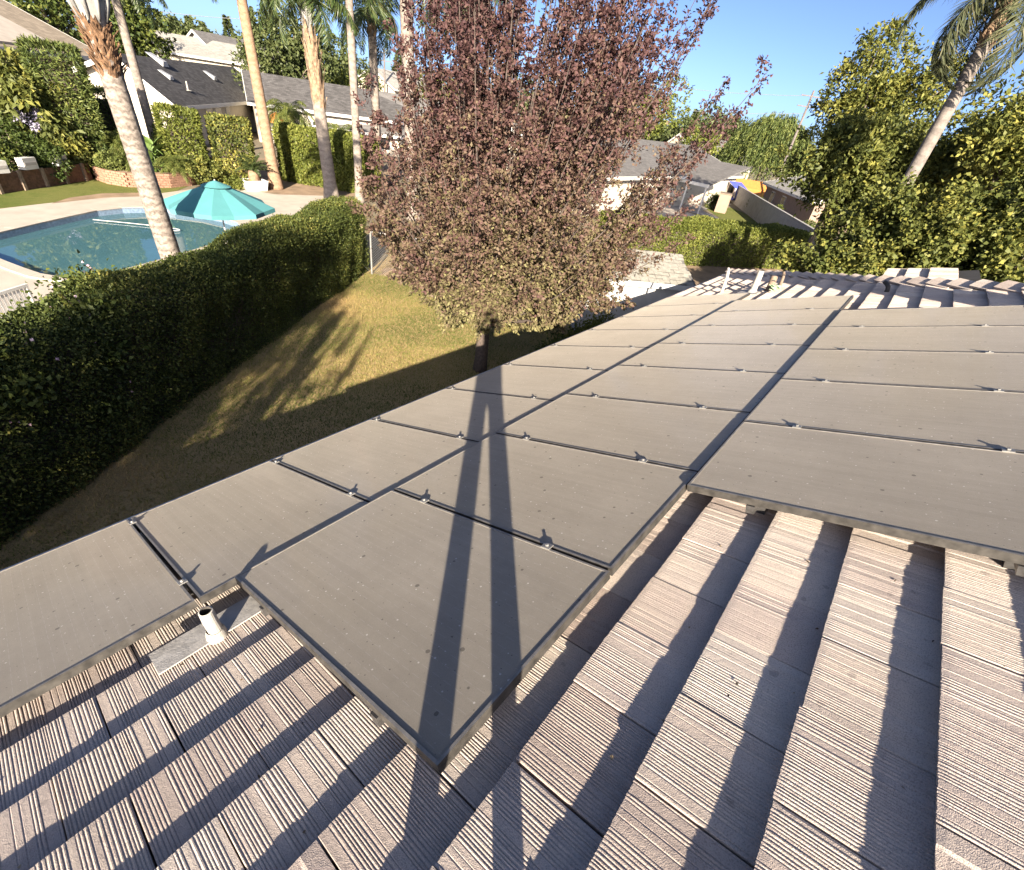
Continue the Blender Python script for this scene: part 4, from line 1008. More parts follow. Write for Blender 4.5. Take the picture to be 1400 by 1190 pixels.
palm('slim pale palm trunk behind the thick pool-side palm', b2, t2, .23, .19, M['palm2'], 14, seed=2, fscale=1.1)
b3 = G(378, 258); t3 = D(322, -45, 32.4)
palm('bare ochre palm trunk beside the potted sago', b3, t3, .30, .22, M['palm3'], 14, seed=3, fscale=1.1)
b4 = G(454, 272); t4 = D(421, 40, 30.6)
palm('palm with shaggy orange leaf bases in front of the hedge block', b4, t4, .34, .26, M['palm2'], 18, boots=(.56, .92, 60), bl=(.5, 1.3), seed=4, spread=(-25, 60), fscale=1.15, shaft=(1.5, .22))
b5 = D(491, 255, 30.0); b5.z = 0; t5 = D(474, -60, 30)
palm('slender grey palm trunk left of the plum tree crown', b5, t5, .21, .17, M['palm2'], 14, seed=5)
b6 = D(518, 225, 36.0); b6.z = 0; t6 = D(507, 15, 36)
palm('palm with yellow flower stalk seen between two trunks', b6, t6, .27, .23, M['palm2'], 18, boots=(.86, 1.02, 26), seed=6, spread=(-35, 55), fscale=1.2)
b7 = D(566, 235, 27.0); b7.z = 0; t7 = D(553, -55, 27)
palm('straight tan palm trunk against the plum tree left side', b7, t7, .30, .26, M['palm2'], 20, boots=(.9, 1.0, 20), seed=7, spread=(-40, 50), fscale=1.3)
b8 = D(648, 200, 34.0); b8.z = 0; t8 = D(640, -10, 34)
palm('palm mostly hidden behind the top of the plum tree', b8, t8, .3, .25, M['palm3'], 22, seed=8, spread=(-45, 50), fscale=1.35)
bR = D(1238, 250, 21.5); bR.z = 0; tR = D(1388, -12, 21.5)
M['palm4'] = trunk_mat('palm_trunk_dark', (.12, .105, .095), (.24, .21, .185), .9)
FRR = [frond_mesh(20 + i, 3.0, 1.1 + .12 * i, .62, 64, 'frondd', .020, .9) for i in range(4)]
palm('palm with drooping shaggy fronds above the bushes on the right', bR, tR, .20, .17, M['palm4'], 17, boots=(.88, 1.0, 40), seed=12, spread=(-50, 50), fscale=1.1, fm=FRR)
# small palms and sago in the neighbour's garden
def rosette(name, label, base, trunk_h, r_, n, ln, mesh, seed, mat='palm2', el=(5, 60), group=None, cat='plant'):
    t = thing(name, label, cat, base, group=group); r = random.Random(seed)
    if trunk_h > 0:
        mb = MB(); mb.tube([(0, 0, -.05), (0, 0, trunk_h * .5), (0, 0, trunk_h)], [r_ * 1.15, r_, r_ * .95], 10); mb.build('trunk', M[mat], t, True)
    for i in range(n):
        o = link('frond', r.choice(mesh), t, (0, 0, trunk_h)); o.rotation_euler = (0, -R(el[0] + (el[1] - el[0]) * (i / n) - 35), 2.399 * i + r.uniform(-.2, .2)); s_ = ln / 2.6 * r.uniform(.85, 1.1); o.scale = (s_, s_, s_)
    return t
FRY = [frond_mesh(40 + i, 2.6, .9 + .15 * i, .6, 40, 'frondy') for i in range(3)]
FRS = [frond_mesh(50 + i, 2.6, .45 + .1 * i, .42, 60) for i in range(3)]
q = D(398, 190, 37.5); rosette('feather_palm', 'low yellow-green feather palm behind the hedge block', (q.x, q.y, 0), 3.2, .16, 26, 2.1, FRY, 1, 'palm3', (-30, 60), 'low palms', 'palm tree')
q = D(465, 190, 37); rosette('feather_palm', 'low drooping palm right of the shaggy palm trunk', (q.x, q.y, 0), 2.6, .16, 22, 2.0, FRY, 2, 'palm3', (-40, 50), 'low palms', 'palm tree')
q = G(360, 262); q = q + Vector((-.1, .6, 0)); rosette('sago_palm', 'small dark sago palm in the white pot', (q.x, q.y, 0.35), .55, .26, 24, 1.1, FRS, 3, 'palm3', (5, 70))
pq = thing('plant_pot', 'white rectangular plant pot under the sago palm', 'pot', (q.x - .15, q.y - .2, 0)); mb = MB(); mb.add([(-.5, -.35, 0), (.5, -.35, 0), (.5, .35, 0), (-.5, .35, 0), (-.6, -.42, .5), (.6, -.42, .5), (.6, .42, .5), (-.6, .42, .5), (-.52, -.34, .5), (.52, -.34, .5), (.52, .34, .5), (-.52, .34, .5), (-.5, -.32, .4), (.5, -.32, .4), (.5, .32, .4), (-.5, .32, .4)],
    [(3, 2, 1, 0), (0, 1, 5, 4), (1, 2, 6, 5), (2, 3, 7, 6), (3, 0, 4, 7), (4, 5, 9, 8), (5, 6, 10, 9), (6, 7, 11, 10), (7, 4, 8, 11), (8, 9, 13, 12), (9, 10, 14, 13), (10, 11, 15, 14), (11, 8, 12, 15), (12, 13, 14, 15)])
mb.build('body', M['whitep'], pq); mb = MB(); mb.box((-.49, -.31, .4), (.49, .31, .43)); mb.build('soil', M['dirt'], pq)
for i, (px, py, dd, hh, nm) in enumerate(((172, 205, 32.2, .2, 'left of the banana plant'), (156, 190, 32.8, .9, 'tallest on the left of the brick planter'), (240, 225, 31.2, .25, 'right of the banana plant'))):
    q = D(px, py, dd); rosette('spiky_grass_plant', 'arching spiky green plant in the brick planter, ' + nm, (q.x, q.y, .5), hh, .08, 30, 1.25, FRY, 10 + i, 'palm3', (0, 80), 'spiky plants in the brick planter')
# banana-like plant with broad leaves
q = D(215, 235, 31.6); bt = thing('banana_plant', 'broad-leaved bright green banana plant in the brick planter', 'plant', (q.x, q.y, .5))
lmb = MB(); K = 7
for i in range(K + 1):
    f = i / K; w = .30 * math.sin(math.pi * min(1, .06 + .94 * f)) ** .7; z = .95 * f - .25 * f * f; x = .75 * f
    lmb.add([(x, -w, z + .07), (x, 0, z), (x, w, z + .07)], [])
for i in range(K): a = 3 * i; lmb.f += [(a, a + 1, a + 4, a + 3), (a + 1, a + 2, a + 5, a + 4)]; lmb.mi += [0, 0]
lmb.tube([(-.5, 0, -.55), (-.2, 0, -.2), (0, 0, 0), (.4, 0, .45)], [.03, .025, .02, .01], 5)
M['banana'] = plain('banana_leaf', (.085, .135, .028), .45, 0, .35, 5, .2)
lm = lmb.mesh('leaf', M['banana'], True)
for i in range(15):
    o = link('leaf', lm, bt, (random.uniform(-.2, .2), random.uniform(-.2, .2), -.1 + .09 * i)); o.rotation_euler = (random.uniform(-.2, .2), random.uniform(-.2, .5), 2.4 * i); o.scale = (random.uniform(.6, 1.0),) * 3

# =================================================================== NEIGHBOUR'S POOL YARD
uc = Vector((6.58, 17.3, 0)); um = thing('patio_umbrella', 'teal eight-sided patio umbrella beside the pool', 'umbrella', uc)
ur, uz0, uz1 = 1.52, 1.80, 2.42; a0 = .25
mb = MB(); ring = []
K = 5
mb.v = [(0, 0, uz1)]
for i in range(1, K + 1):
    f = i / K
    for j in range(32):
        an = a0 + 2 * math.pi * j / 32; ph_ = (j % 4) / 4 * 2 * math.pi; rr_ = ur * f * (1 - .05 * (1 - math.cos(ph_)) * .5 * f) * (math.cos(math.pi / 8) / math.cos(((j % 4) / 4 - .5) * math.pi / 4) if True else 1) / math.cos(math.pi / 8) * (.96)
        z = uz1 - (uz1 - uz0) * f ** 1.08 - .035 * f * (1 - math.cos(ph_)) * .5; mb.v.append((math.cos(an) * rr_, math.sin(an) * rr_, z))
for j in range(32): mb.f.append((0, 1 + j, 1 + (j + 1) % 32))
for i in range(K - 1):
    for j in range(32): a = 1 + i * 32 + j; b = 1 + i * 32 + (j + 1) % 32; mb.f.append((a, a + 32, b + 32, b))
o0 = 1 + (K - 1) * 32
for j in range(32): x, y, z = mb.v[o0 + j]; mb.v.append((x * 1.005, y * 1.005, z - .12))
for j in range(32): a = o0 + j; b = o0 + (j + 1) % 32; mb.f.append((a, a + 32, b + 32, b))
mb.mi = [0] * len(mb.f); mb.build('canopy', M['teal'], um)
mb = MB(); mb.tube([(0, 0, uz1 - .10), (0, 0, uz1 + .05)], [.42, .02], 16, False); mb.build('vent_cap', M['teal'], um)
mb = MB(); mb.tube([(0, 0, 0), (0, 0, uz1 + .08)], .022, 8); mb.build('pole', M['greyp'], um)
mb = MB(); mb.tube([(0, 0, 0), (0, 0, .06), (0, 0, .1)], [.28, .26, .05], 14); mb.build('base', M['concrete2'], um)
for j in range(8):
    an = a0 + 2 * math.pi * j / 8; mb = MB(); mb.tube([(0, 0, uz1 - .06), (math.cos(an) * ur * .93, math.sin(an) * ur * .93, uz0 - .03)], .009, 5); mb.build('rib', M['greyp'], um)
# small orange umbrella behind the hedge block
q = D(379, 166, 43); ou = thing('garden_umbrella', 'small orange garden umbrella beside the dark-roofed house', 'umbrella', (q.x, q.y, 0)); zt = D(377, 153, 43).z
mb = MB(); mb.v = [(0, 0, zt)] + [(math.cos(.785 * j + .3) * 1.15, math.sin(.785 * j + .3) * 1.15, zt - .62) for j in range(8)]; mb.f = [(0, 1 + j, 1 + (j + 1) % 8) for j in range(8)]; mb.mi = [0] * 8; mb.build('canopy', M['orange'], ou)
mb = MB(); mb.tube([(0, 0, 0), (0, 0, zt + .05)], .025, 6); mb.build('pole', M['greyp'], ou)

# timber planters
pw0 = G(0, 266); pw1 = G(128, 246); e = pw1 - pw0; Lp = e.length; yaw = math.atan2(e.y, e.x)
pw = thing('timber_planter', 'dark brown timber planter wall along the neighbour lawn', 'planter', pw0 - e.normalized() * 2.5, (0, 0, yaw)); Lp += 2.5
for r_ in range(3):
    x = 0
    while x < Lp: x1 = min(Lp, x + 2.1); mb = MB(); mb.box((x + .004, .0, .23 * r_ + .004), (x1 - .004, .07, .23 * (r_ + 1))); mb.build('board', M['wood'], pw); x = x1
for x in np.arange(.4, Lp, 1.05): mb = MB(); mb.box((x, -.085, 0), (x + .12, -.002, .74)); mb.build('post', M['wood2'], pw)
mb = MB(); mb.box((0, .075, .0), (Lp, 2.4, .60)); mb.build('soil', M['dirt'], pw)
for i, (px, py, lab) in enumerate(((2, 240, 'at the left picture edge'), (43, 232, 'in the middle'), (86, 227, 'on the right'))):
    q = D(px, py, (pw0 + e * max(0, px) / 128).xy.length - .02); w_ = thing('planter_box', 'white box on the timber planter wall, ' + lab, 'box', (q.x, q.y, .74), (0, 0, yaw + random.uniform(-.15, .15)), 'white boxes on the timber planter')
    mb = MB(); mb.box((-.32, -.06, 0), (.32, .22, .42)); mb.build('body', M['whitep'], w_); mb = MB(); mb.box((-.27, -.073, .16), (.27, -.062, .26)); mb.build('panel', M['concrete2'], w_)
# curved brick planter, bricks joined course by course (each only a few pixels high)
bc = []
for px, py in ((132, 246), (150, 252), (175, 256), (205, 257), (235, 257), (262, 254), (282, 249)): bc.append(G(px, py))
bp = thing('brick_planter', 'low curved planter wall of red-brown bricks', 'planter', bc[3]); nl = []
for i in range(len(bc) - 1):
    for t_ in np.linspace(0, 1, 8, endpoint=False): nl.append(bc[i].lerp(bc[i + 1], t_))
nl.append(bc[-1]); seglen = np.cumsum([0] + [(nl[i + 1] - nl[i]).length for i in range(len(nl) - 1)])
def along(s_):
    i = int(np.clip(np.searchsorted(seglen, s_) - 1, 0, len(nl) - 2)); f = (s_ - seglen[i]) / max(seglen[i + 1] - seglen[i], 1e-6); return nl[i].lerp(nl[i + 1], f), (nl[i + 1] - nl[i]).normalized()
mb = MB()
for r_ in range(6):
    s_ = .12 * (r_ % 2)
    while s_ < seglen[-1] - .24:
        p, d_ = along(s_ + .12); yw = math.atan2(d_.y, d_.x); Mx = Matrix.Translation(p - bc[3]) @ Matrix.Rotation(yw, 4, 'Z'); mb.box((-.112, -.05 + random.uniform(-.008, .008), .102 * r_ + .004), (.112, .06, .102 * (r_ + 1) - .006), Mx); s_ += .24
o = mb.build('bricks', M['brick'], bp); o['kind'] = 'stuff'
mb = MB(); fr = [p - bc[3] for p in nl]; bk = [p - bc[3] + Vector((.6, 2.6, 0)) for p in nl]
mb.v = [tuple(p + Vector((0, .05, .52))) for p in fr] + [tuple(p + Vector((0, 0, .52))) for p in bk]; k = len(fr)
mb.f = [(i, i + 1, k + i + 1, k + i) for i in range(k - 1)]; mb.mi = [0] * len(mb.f)
mb.v += [tuple(p + Vector((0, .05, 0))) for p in fr]; mb.f += [(2 * k + i, 2 * k + i + 1, i + 1, i) for i in range(k - 1)]; mb.mi += [0] * (k - 1)
mb.build('soil', M['dirt'], bp)
# pool things: white hand rail, cleaner hose, white slatted chair back
q = G(205, 262); mb = MB()
hpts = []
for i in range(26):
    f = i / 25; P = Vector((4.6, 24.3, -.12)).lerp(Vector((6.9, 22.6, -.12)), f) + Vector((1.1 * math.sin(f * 4), -1.3 * math.sin(f * 3.1), 0)); hpts.append(P)
centered('pool_hose', 'white cleaner hose floating in a curve on the pool', 'hose', MB().tube(hpts, .012, 6), M['whitep'])
lb = Vector((*G(3, 398, .98).xy, 0)); wc = thing('lounge_chair', 'white slatted lounge chair back showing above the bush', 'chair', lb, (0, 0, .6))
for i in range(12):
    a = i * .085; mb = MB(); mb.box((a - .5, -.01, .32), (a - .5 + .05, .012, .32 + .62)); mb.build('slat', M['whitep'], wc)
mb = MB(); mb.box((-.56, -.03, .92), (.52, .03, .98)); mb.box((-.56, -.03, 0), (-.51, .03, .919)); mb.box((.47, -.03, 0), (.52, .03, .919)); mb.box((-.505, -.03, .26), (.465, .03, .32)); mb.build('frame', M['whitep'], wc)
mb = MB(); mb.box((-.56, -1.2, .30), (.52, -.035, .345)); mb.box((-.56, -1.2, 0), (-.5, -1.14, .299)); mb.box((.46, -1.2, 0), (.52, -1.14, .299)); mb.build('seat', M['whitep'], wc)

# shrubs and trees of the pool yard
q = AZ(80.6, 33.5)
tree('broadleaf_tree', 'large dark tree with long glossy leaves at the left edge', (q.x, q.y, .5), (q.x, q.y, 1.6), .16, auto_clumps((q.x - .2, q.y + .3, 2.9), (3.1, 3.0, 2.0), 16, 1.0, 5), 11000, .34, .12, L_bush, 'bark2', droop=.5, sub=10, lo=.0, hi=.95)
q = AZ(79.0, 36.5)
tree('broadleaf_tree', 'shaded tree behind the timber planter, right of the glossy one', (q.x, q.y, .3), (q.x, q.y, 1.2), .14, auto_clumps((q.x, q.y, 1.7), (1.5, 1.6, 1.0), 9, .75, 6), 6000, .32, .12, L_green, 'bark2', droop=.5, sub=10)
def gshrub(label, px, py, d_, z, rad, k, size, n, L, W, mat, seed, group=None, name='garden_shrub', **kw):
    q = D(px, py, d_); return shrub(name, label, (q.x, q.y, z), rad, k, size, n, L, W, mat, seed, group, **kw)
gshrub('dark rounded shrub in the timber planter at the left edge', 12, 225, 30.0, 1.0, (1.2, .9, .5), 7, .5, 3500, .12, .08, L_green, 41, 'shrubs in the timber planter')
gshrub('clipped dark shrub between the white planter boxes', 66, 222, 31.0, 1.0, (1.2, .8, .45), 7, .5, 3500, .12, .08, L_green, 42, 'shrubs in the timber planter', hi=.6)
gshrub('pale leafy shrub at the right end of the timber planter', 112, 218, 32.2, 1.1, (1.3, .8, .5), 8, .5, 3500, .15, .10, L_bush, 43, 'shrubs in the timber planter')
gshrub('dense shadowed hedge shrub under the glossy tree', 20, 195, 32.5, 1.8, (2.0, 1.0, .7), 9, .7, 5000, .12, .08, L_green, 44, hi=.7)
gshrub('silvery grey-green shrub at the left of the brick planter', 150, 236, 31.6, .8, (.7, .5, .3), 6, .35, 2500, .10, .06, L_cyp, 45, lo=.5)
gshrub('low green shrub at the right end of the brick planter', 275, 235, 31.5, .8, (1.0, .7, .5), 6, .45, 3000, .12, .08, L_bush, 46)
gshrub('lavender-flowered shrub under the glossy tree', 58, 186, 32.4, 2.2, (.6, .5, .6), 5, .4, 1600, .10, .06, M['lav'], 47)
def column(label, px, py, d_, wd_, hh, n, L, W, mat, seed, group='clipped garden columns', rot=.6, cat='shrub', rounding=.3, z0=0):
    q = D(px, py, d_); yw = math.atan2(q.y, q.x) - math.pi / 2; xa = Vector((math.cos(yw), math.sin(yw), 0)); ya = Vector((-xa.y, xa.x, 0)); q = q - xa * wd_ / 2 - ya * wd_ / 2; return hedge('columnar_shrub', label, (q.x, q.y, z0), wd_, wd_, hh, yw, n, L, W, mat, group, cat, core=.3, rough=.12, seed=seed, rounding=rounding, faces='ftse')
column('tall loose italian cypress left of the white gable wall', 96, 150, 33.0, 1.7, D(85, 66, 33).z, 9000, .22, .05, L_cyp, 61, rounding=.75)
column('clipped pale column against the white gable wall', 148, 170, 36.5, 1.6, D(145, 124, 36.5).z, 6000, .18, .05, L_cyp, 62)
column('flat-topped clipped green column left of the rounded one', 255, 212, 32.4, 1.65, D(252, 151, 32.4).z, 8000, .17, .06, L_lime, 63, rounding=.12)
column('rounded clipped green column with darker side', 320, 215, 32.4, 1.75, D(316, 163, 32.4).z, 7500, .14, .08, L_bush, 64, rounding=.45)
gshrub('dark shrub at the foot of the rounded green column', 296, 232, 32.3, .6, (.8, .6, .4), 5, .45, 2500, .13, .08, L_green, 65)
gshrub('low yellow-green plant beside the teal umbrella', 325, 250, 31.0, .3, (.8, .6, .2), 5, .3, 1500, .14, .05, L_lime, 66)
gshrub('leafy shrub behind the slim pale palm trunk', 222, 180, 36.0, 1.3, (.9, .8, .8), 6, .6, 3500, .15, .09, L_green, 67)
ha = G(385, 247); hbk = G(505, 268); e = hbk - ha
hedge('hedge_block', 'tall clipped light green hedge block behind the shaggy palm', (ha.x, ha.y, 0), e.length, 1.6, D(410, 180, 33).z, math.atan2(e.y, e.x), 22000, .15, .09, L_lime, rough=.12, seed=71, faces='ftse', core=.25)

# =================================================================== HOUSES
def plane_obj(name, O, ex, ey, w, h, th, mat, parent, org, poly=None):
    """flat slab with local x along ex, local y up the slope"""
    ex = Vector(ex).normalized(); ey = Vector(ey).normalized(); nz = ex.cross(ey); mb = MB()
    poly = poly or [(0, 0), (w, 0), (w, h), (0, h)]; k = len(poly)
    mb.add([(x, y, 0) for x, y in poly] + [(x, y, -th) for x, y in poly], [tuple(range(k)), tuple(reversed(range(k, 2 * k)))] + [(i, k + i, k + (i + 1) % k, (i + 1) % k) for i in range(k)])
    o = mb.build(name, mat, parent); mm = Matrix((ex, ey, nz)).transposed().to_4x4(); mm.translation = Vector(O) - org; o.matrix_local = mm; return o
def gable_house(name, label, C, th, wf, wb, length, ze, zr, zb, wall, roof_, over=.5, windows=(), fascia='whitep', cat='house', group=None):
    h = Vector((math.cos(R(th)), math.sin(R(th)), 0)); n_ = Vector((-h.y, h.x, 0)); C = Vector((*C[:2], 0)); org = C.copy(); t = thing(name, label, cat, org, group=group)
    def q(l, w, z): return h * l + n_ * w + Vector((0, 0, z))
    mb = MB(); i0, i1, w0, w1 = over, length - over, over, wf + wb - over
    zf = ze + (zr - ze) * over / wf - .1; zbk = zb + (zr - zb) * over / wb - .1
    prof = [(w0, 0), (w1, 0), (w1, zbk), (wf, zr - .12), (w0, zf)]; k = 5
    mb.add([q(i0, w, z) for w, z in prof] + [q(i1, w, z) for w, z in prof], [tuple(reversed(range(k))), tuple(range(k, 2 * k))] + [(i, (i + 1) % k, k + (i + 1) % k, k + i) for i in range(k)])
    mb.f = [tuple(reversed(f)) for f in mb.f]; mb.build('wall', M[wall], t)
    plane_obj('roof', C + q(0, 0, ze), h, n_ * wf + Vector((0, 0, zr - ze)), length, math.hypot(wf, zr - ze), .10, M[roof_], t, org)
    plane_obj('roof', C + q(length, wf + wb, zb), -h, -n_ * wb + Vector((0, 0, zr - zb)), length, math.hypot(wb, zr - zb) - .006, .10, M[roof_], t, org)
    mb = MB(); mb.box((0, -.04, ze - .24), (length, -.002, ze - .01), Matrix((h, n_, Vector((0, 0, 1)))).transposed().to_4x4())
    Mx = Matrix((h, n_, Vector((0, 0, 1)))).transposed().to_4x4()
    for l0 in (-.045, length + .003):
        mb.add([Mx @ Vector(p) for p in ((l0, 0, ze - .26), (l0 + .04, 0, ze - .26), (l0 + .04, wf, zr - .26), (l0, wf, zr - .26), (l0, 0, ze + .01), (l0 + .04, 0, ze + .01), (l0 + .04, wf, zr + .01), (l0, wf, zr + .01))], [(0, 3, 2, 1), (4, 5, 6, 7), (0, 1, 5, 4), (1, 2, 6, 5), (2, 3, 7, 6), (3, 0, 4, 7)])
        mb.add([Mx @ Vector(p) for p in ((l0, wf + .003, zr - .26), (l0 + .04, wf + .003, zr - .26), (l0 + .04, wf + wb, zb - .26), (l0, wf + wb, zb - .26), (l0, wf + .003, zr + .01), (l0 + .04, wf + .003, zr + .01), (l0 + .04, wf + wb, zb + .01), (l0, wf + wb, zb + .01))], [(0, 3, 2, 1), (4, 5, 6, 7), (0, 1, 5, 4), (1, 2, 6, 5), (2, 3, 7, 6), (3, 0, 4, 7)])
    mb.build('fascia', M[fascia], t)
    for (l0, l1, z0, z1) in windows:
        mb = MB(); mb.box((l0 - .08, over - .04, z0 - .08), (l1 + .08, over - .006, z1 + .08), Mx); w_ = mb.build('window', M['whitep'], t)
        mb = MB(); mb.box((l0, over - .055, z0), (l1, over - .041, z1), Mx); mb.build('pane', M['glass_dark'], w_)
    return t, q, Mx
hl, q_, Mx_ = gable_house('neighbour_house', 'white stucco house with charcoal shingle roof behind the pool', (13.9, 40.1), 50, 3.0, 2.6, 24, 2.6, 4.9, 3.7, 'stucco', 'shing_dark', windows=((6.5, 7.6, 1.1, 2.2), (8.4, 9.8, 1.1, 2.2), (11.0, 12.0, .2, 2.2)))
def roof_pt(t_org, q, l, f, wf, ze, zr, up=.0): return q(l, wf * f, ze + (zr - ze) * f + up)
# roof vents of that house
for i, (l, f, s_) in enumerate(((6.0, .80, 1.0), (4.3, .52, .7), (13.5, .55, .8))):
    p = q_(l, 3.0 * f, 2.6 + 2.3 * f); mb = MB(); Rz = Matrix.Translation(p) @ Matrix.Rotation(R(50), 4, 'Z')
    mb.add([Rz @ Vector(v) for v in ((-.5 * s_, -.05, 0.02), (.5 * s_, -.05, .02), (.5 * s_, .9 * s_, .72 * s_), (-.5 * s_, .9 * s_, .72 * s_), (-.3 * s_, -.05, .32 * s_), (.3 * s_, -.05, .32 * s_))], [(0, 1, 5, 4), (1, 2, 5), (4, 5, 2, 3), (0, 4, 3)]); mb.build('roof_vent', M['greyp'], hl)
p = q_(5.0, .9, 2.6 + 2.3 * .3); mb = MB(); mb.tube([p, p + Vector((0, 0, .55))], .05, 8); mb.tube([p + Vector((0, 0, .01)), p + Vector((0, 0, .06))], [.25, .07], 8); mb.build('vent_pipe', M['pipe'], hl)
# hipped wing on its right
C0 = D(338, 139, 52)
gable_house('neighbour_house', 'charcoal-roofed low house wing behind the orange umbrella', (C0.x, C0.y), -24, 4.2, 4.2, 15, C0.z, D(400, 106, 57).z, C0.z, 'stucco', 'shing_dark', windows=((2.0, 3.2, .9, 2.0), (5, 6.2, .9, 2.0)))
q = D(470, 172, 50)
gable_house('neighbour_house', 'grey-roofed cream house seen between the palm trunks', (q.x - 2, q.y + 4.5), -33, 4.5, 4.5, 22, D(480, 178, 50).z - .2, D(480, 120, 54).z, 2.0, 'cream', 'shing_grey', windows=((3, 4.4, .5, 1.6), (7, 8.2, .5, 1.6)))
q = D(108, 72, 50)
C0 = D(-30, 60, 46); C1 = D(105, 76, 52); th_ = math.degrees(math.atan2(C1.y - C0.y, C1.x - C0.x))
bh, qb, _ = gable_house('neighbour_house', 'tan house with long brown roof above the glossy tree', (C0.x, C0.y), th_, 6.5, 6, (C1 - C0).length + 3.5, C0.z, C0.z + 2.5, C0.z, 'tan', 'shing_brown')
plane_obj('patched_roof', Vector((C0.x, C0.y, 0)) + Vector(qb(-1, .3, C0.z + .25)), qb(1, 0, 0), Vector(qb(0, 6.5, 2.5)), 7.8, 4.2, .12, M['concrete'], bh, Vector((C0.x, C0.y, 0)))
q = D(200, 66, 78)
gable_house('far_house', 'far house with low white gravel roof behind the charcoal roof', (q.x - 2, q.y + 6), -18, 6, 6, 19, q.z, q.z + 1.9, q.z, 'stucco', 'shing_pale', group='far houses')
q = D(312, 93, 85)
gable_house('far_house', 'far house with plain grey gable roof left of the ochre palm', (q.x, q.y), 15, 5.5, 5.5, 14, q.z, q.z + 3.4, q.z, 'stucco', 'shing_grey', group='far houses')
q = D(540, 122, 95)
gable_house('far_house', 'far house with pale tan roof glimpsed left of the plum tree', (q.x, q.y), 10, 5, 5, 12, q.z, q.z + 2.4, q.z, 'cream', 'shing_pale', group='far houses')
# right-hand neighbour
pl0 = D(905, 240, 50); pl1 = D(970.5, 253, 47.5); e = pl1 - pl0; the = math.degrees(math.atan2(e.y, e.x))
E_l = D(955, 241, 52); E_r = D(1015, 245, 66); e2 = E_r - E_l
hr, qr, Mr = gable_house('patio_house', 'pale house with mottled grey shingle roof beyond the right-hand hedge', (E_l.x - e2.x * 1.4, E_l.y - e2.y * 1.4), math.degrees(math.atan2(e2.y, e2.x)), 6.5, 6, e2.length * 2.4, E_l.z, D(963, 202, 66).z, E_l.z, 'stucco', 'shing_grey', windows=((8.2, 9.4, .8, 1.7), (11.0, 11.9, .8, 1.7)))
pt = thing('patio_cover', 'white-posted patio cover with grey shingle roof', 'patio cover', Vector((pl0.x, pl0.y, 0))); po = Vector(pt.location)
ev = e.normalized(); bv = Vector((-ev.y, ev.x, 0)); bv = bv if bv.x > 0 else -bv; st0 = pl0 - ev * 4.0; st0.z = pl1.z; Lr = e.length + 4.0
exd = Vector((ev.x, ev.y, 0)).normalized(); upd = bv * 6.0 + Vector((0, 0, 1.55))
if exd.cross(upd).z < 0: exd = -exd; st0 = Vector((pl1.x, pl1.y, pl1.z))
plane_obj('roof', st0, exd, upd, Lr, upd.length, .12, M['shing_grey'], pt, po)
mb = MB(); mb.slab([st0 - po - bv * .02 , st0 - po + exd * Lr - bv * .02, st0 - po + exd * Lr - bv * .10, st0 - po - bv * .10], .26); mb.build('beam', M['whitep'], pt)
for f in (.02, .28, .52, .76, .97):
    p = st0 - po + exd * Lr * f + bv * .1; mb = MB(); mb.box((p.x - .06, p.y - .06, 0), (p.x + .06, p.y + .06, pl1.z - .13)); mb.build('post', M['whitep'], pt)
# things on the patio: two red cushioned chairs, table, brown cabinet, blue striped canopy swing
def patio_chair(label, pos, mat, rz):
    t = thing('patio_chair', label, 'chair', pos, (0, 0, rz), 'chairs on the patio'); mb = MB(); mb.box((-.3, -.3, .38), (.3, .3, .5)); mb.build('seat', M[mat], t); mb = MB(); mb.box((-.3, .24, .51), (.3, .34, 1.0)); mb.build('backrest', M[mat], t)
    for x in (-.26, .26):
        for y in (-.26, .26): mb = MB(); mb.tube([(x, y, 0), (x, y, .379)], .025, 6); mb.build('leg', M['whitep'], t)
patio_chair('red patio chair under the cover, nearest the plum tree', G(897, 272), 'red', 2.0)
patio_chair('red patio chair beside the blue one', G(909, 276), 'red', 2.4)
patio_chair('blue patio chair under the patio cover', G(916, 271), 'blue', 2.2)
tp = thing('patio_table', 'round white patio table between posts of the patio cover', 'table', G(930, 279)); mb = MB(); mb.tube([(0, 0, .7), (0, 0, .74)], .7, 20); mb.build('top', M['whitep'], tp); mb = MB(); mb.tube([(0, 0, 0), (0, 0, .04), (0, 0, .05), (0, 0, .699)], [.3, .3, .05, .05], 10); mb.build('pedestal', M['whitep'], tp)
cb_ = G(984, 290); ct = thing('garden_cabinet', 'brown upright garden cabinet left of the block wall', 'cabinet', cb_, (0, 0, .3)); mb = MB(); mb.box((-.75, -.5, 0), (.75, .5, 1.55)); mb.build('body', M['tan'], ct); mb = MB(); mb.box((-.8, -.55, 1.552), (.8, .55, 1.62)); mb.build('top', M['wood2'], ct)
for s_ in (-1, 1): mb = MB(); mb.box((.36 * s_ - .33, -.53, .1), (.36 * s_ + .33, -.503, 1.45)); mb.build('door', M['wood2'], ct)
sw_ = G(1000, 277); sq = thing('canopy_lounger', 'blue and cream striped canopy seat beside the block wall', 'lounger', sw_, (0, 0, -.5))
mb = MB(); mb.slab([(-.9, -.7, 1.5), (.9, -.7, 1.5), (.9, .5, 2.0), (-.9, .5, 2.0)], .04); mb.build('canopy', M['blue'], sq)
for i in range(5): mb = MB(); mb.slab([(-.9 + .36 * i, -.72, 1.48), (-.9 + .36 * i + .18, -.72, 1.48), (-.9 + .36 * i + .18, -1.0, .55), (-.9 + .36 * i, -1.0, .55)], .03); mb.build('stripe', M['cream'], sq)
mb = MB(); mb.slab([(-.9, -.70, 1.46), (.9, -.70, 1.46), (.9, -.98, .5), (-.9, -.98, .5)], .03); mb.box((-.9, -.9, .35), (.9, .4, .5)); mb.build('seat', M['blue'], sq)
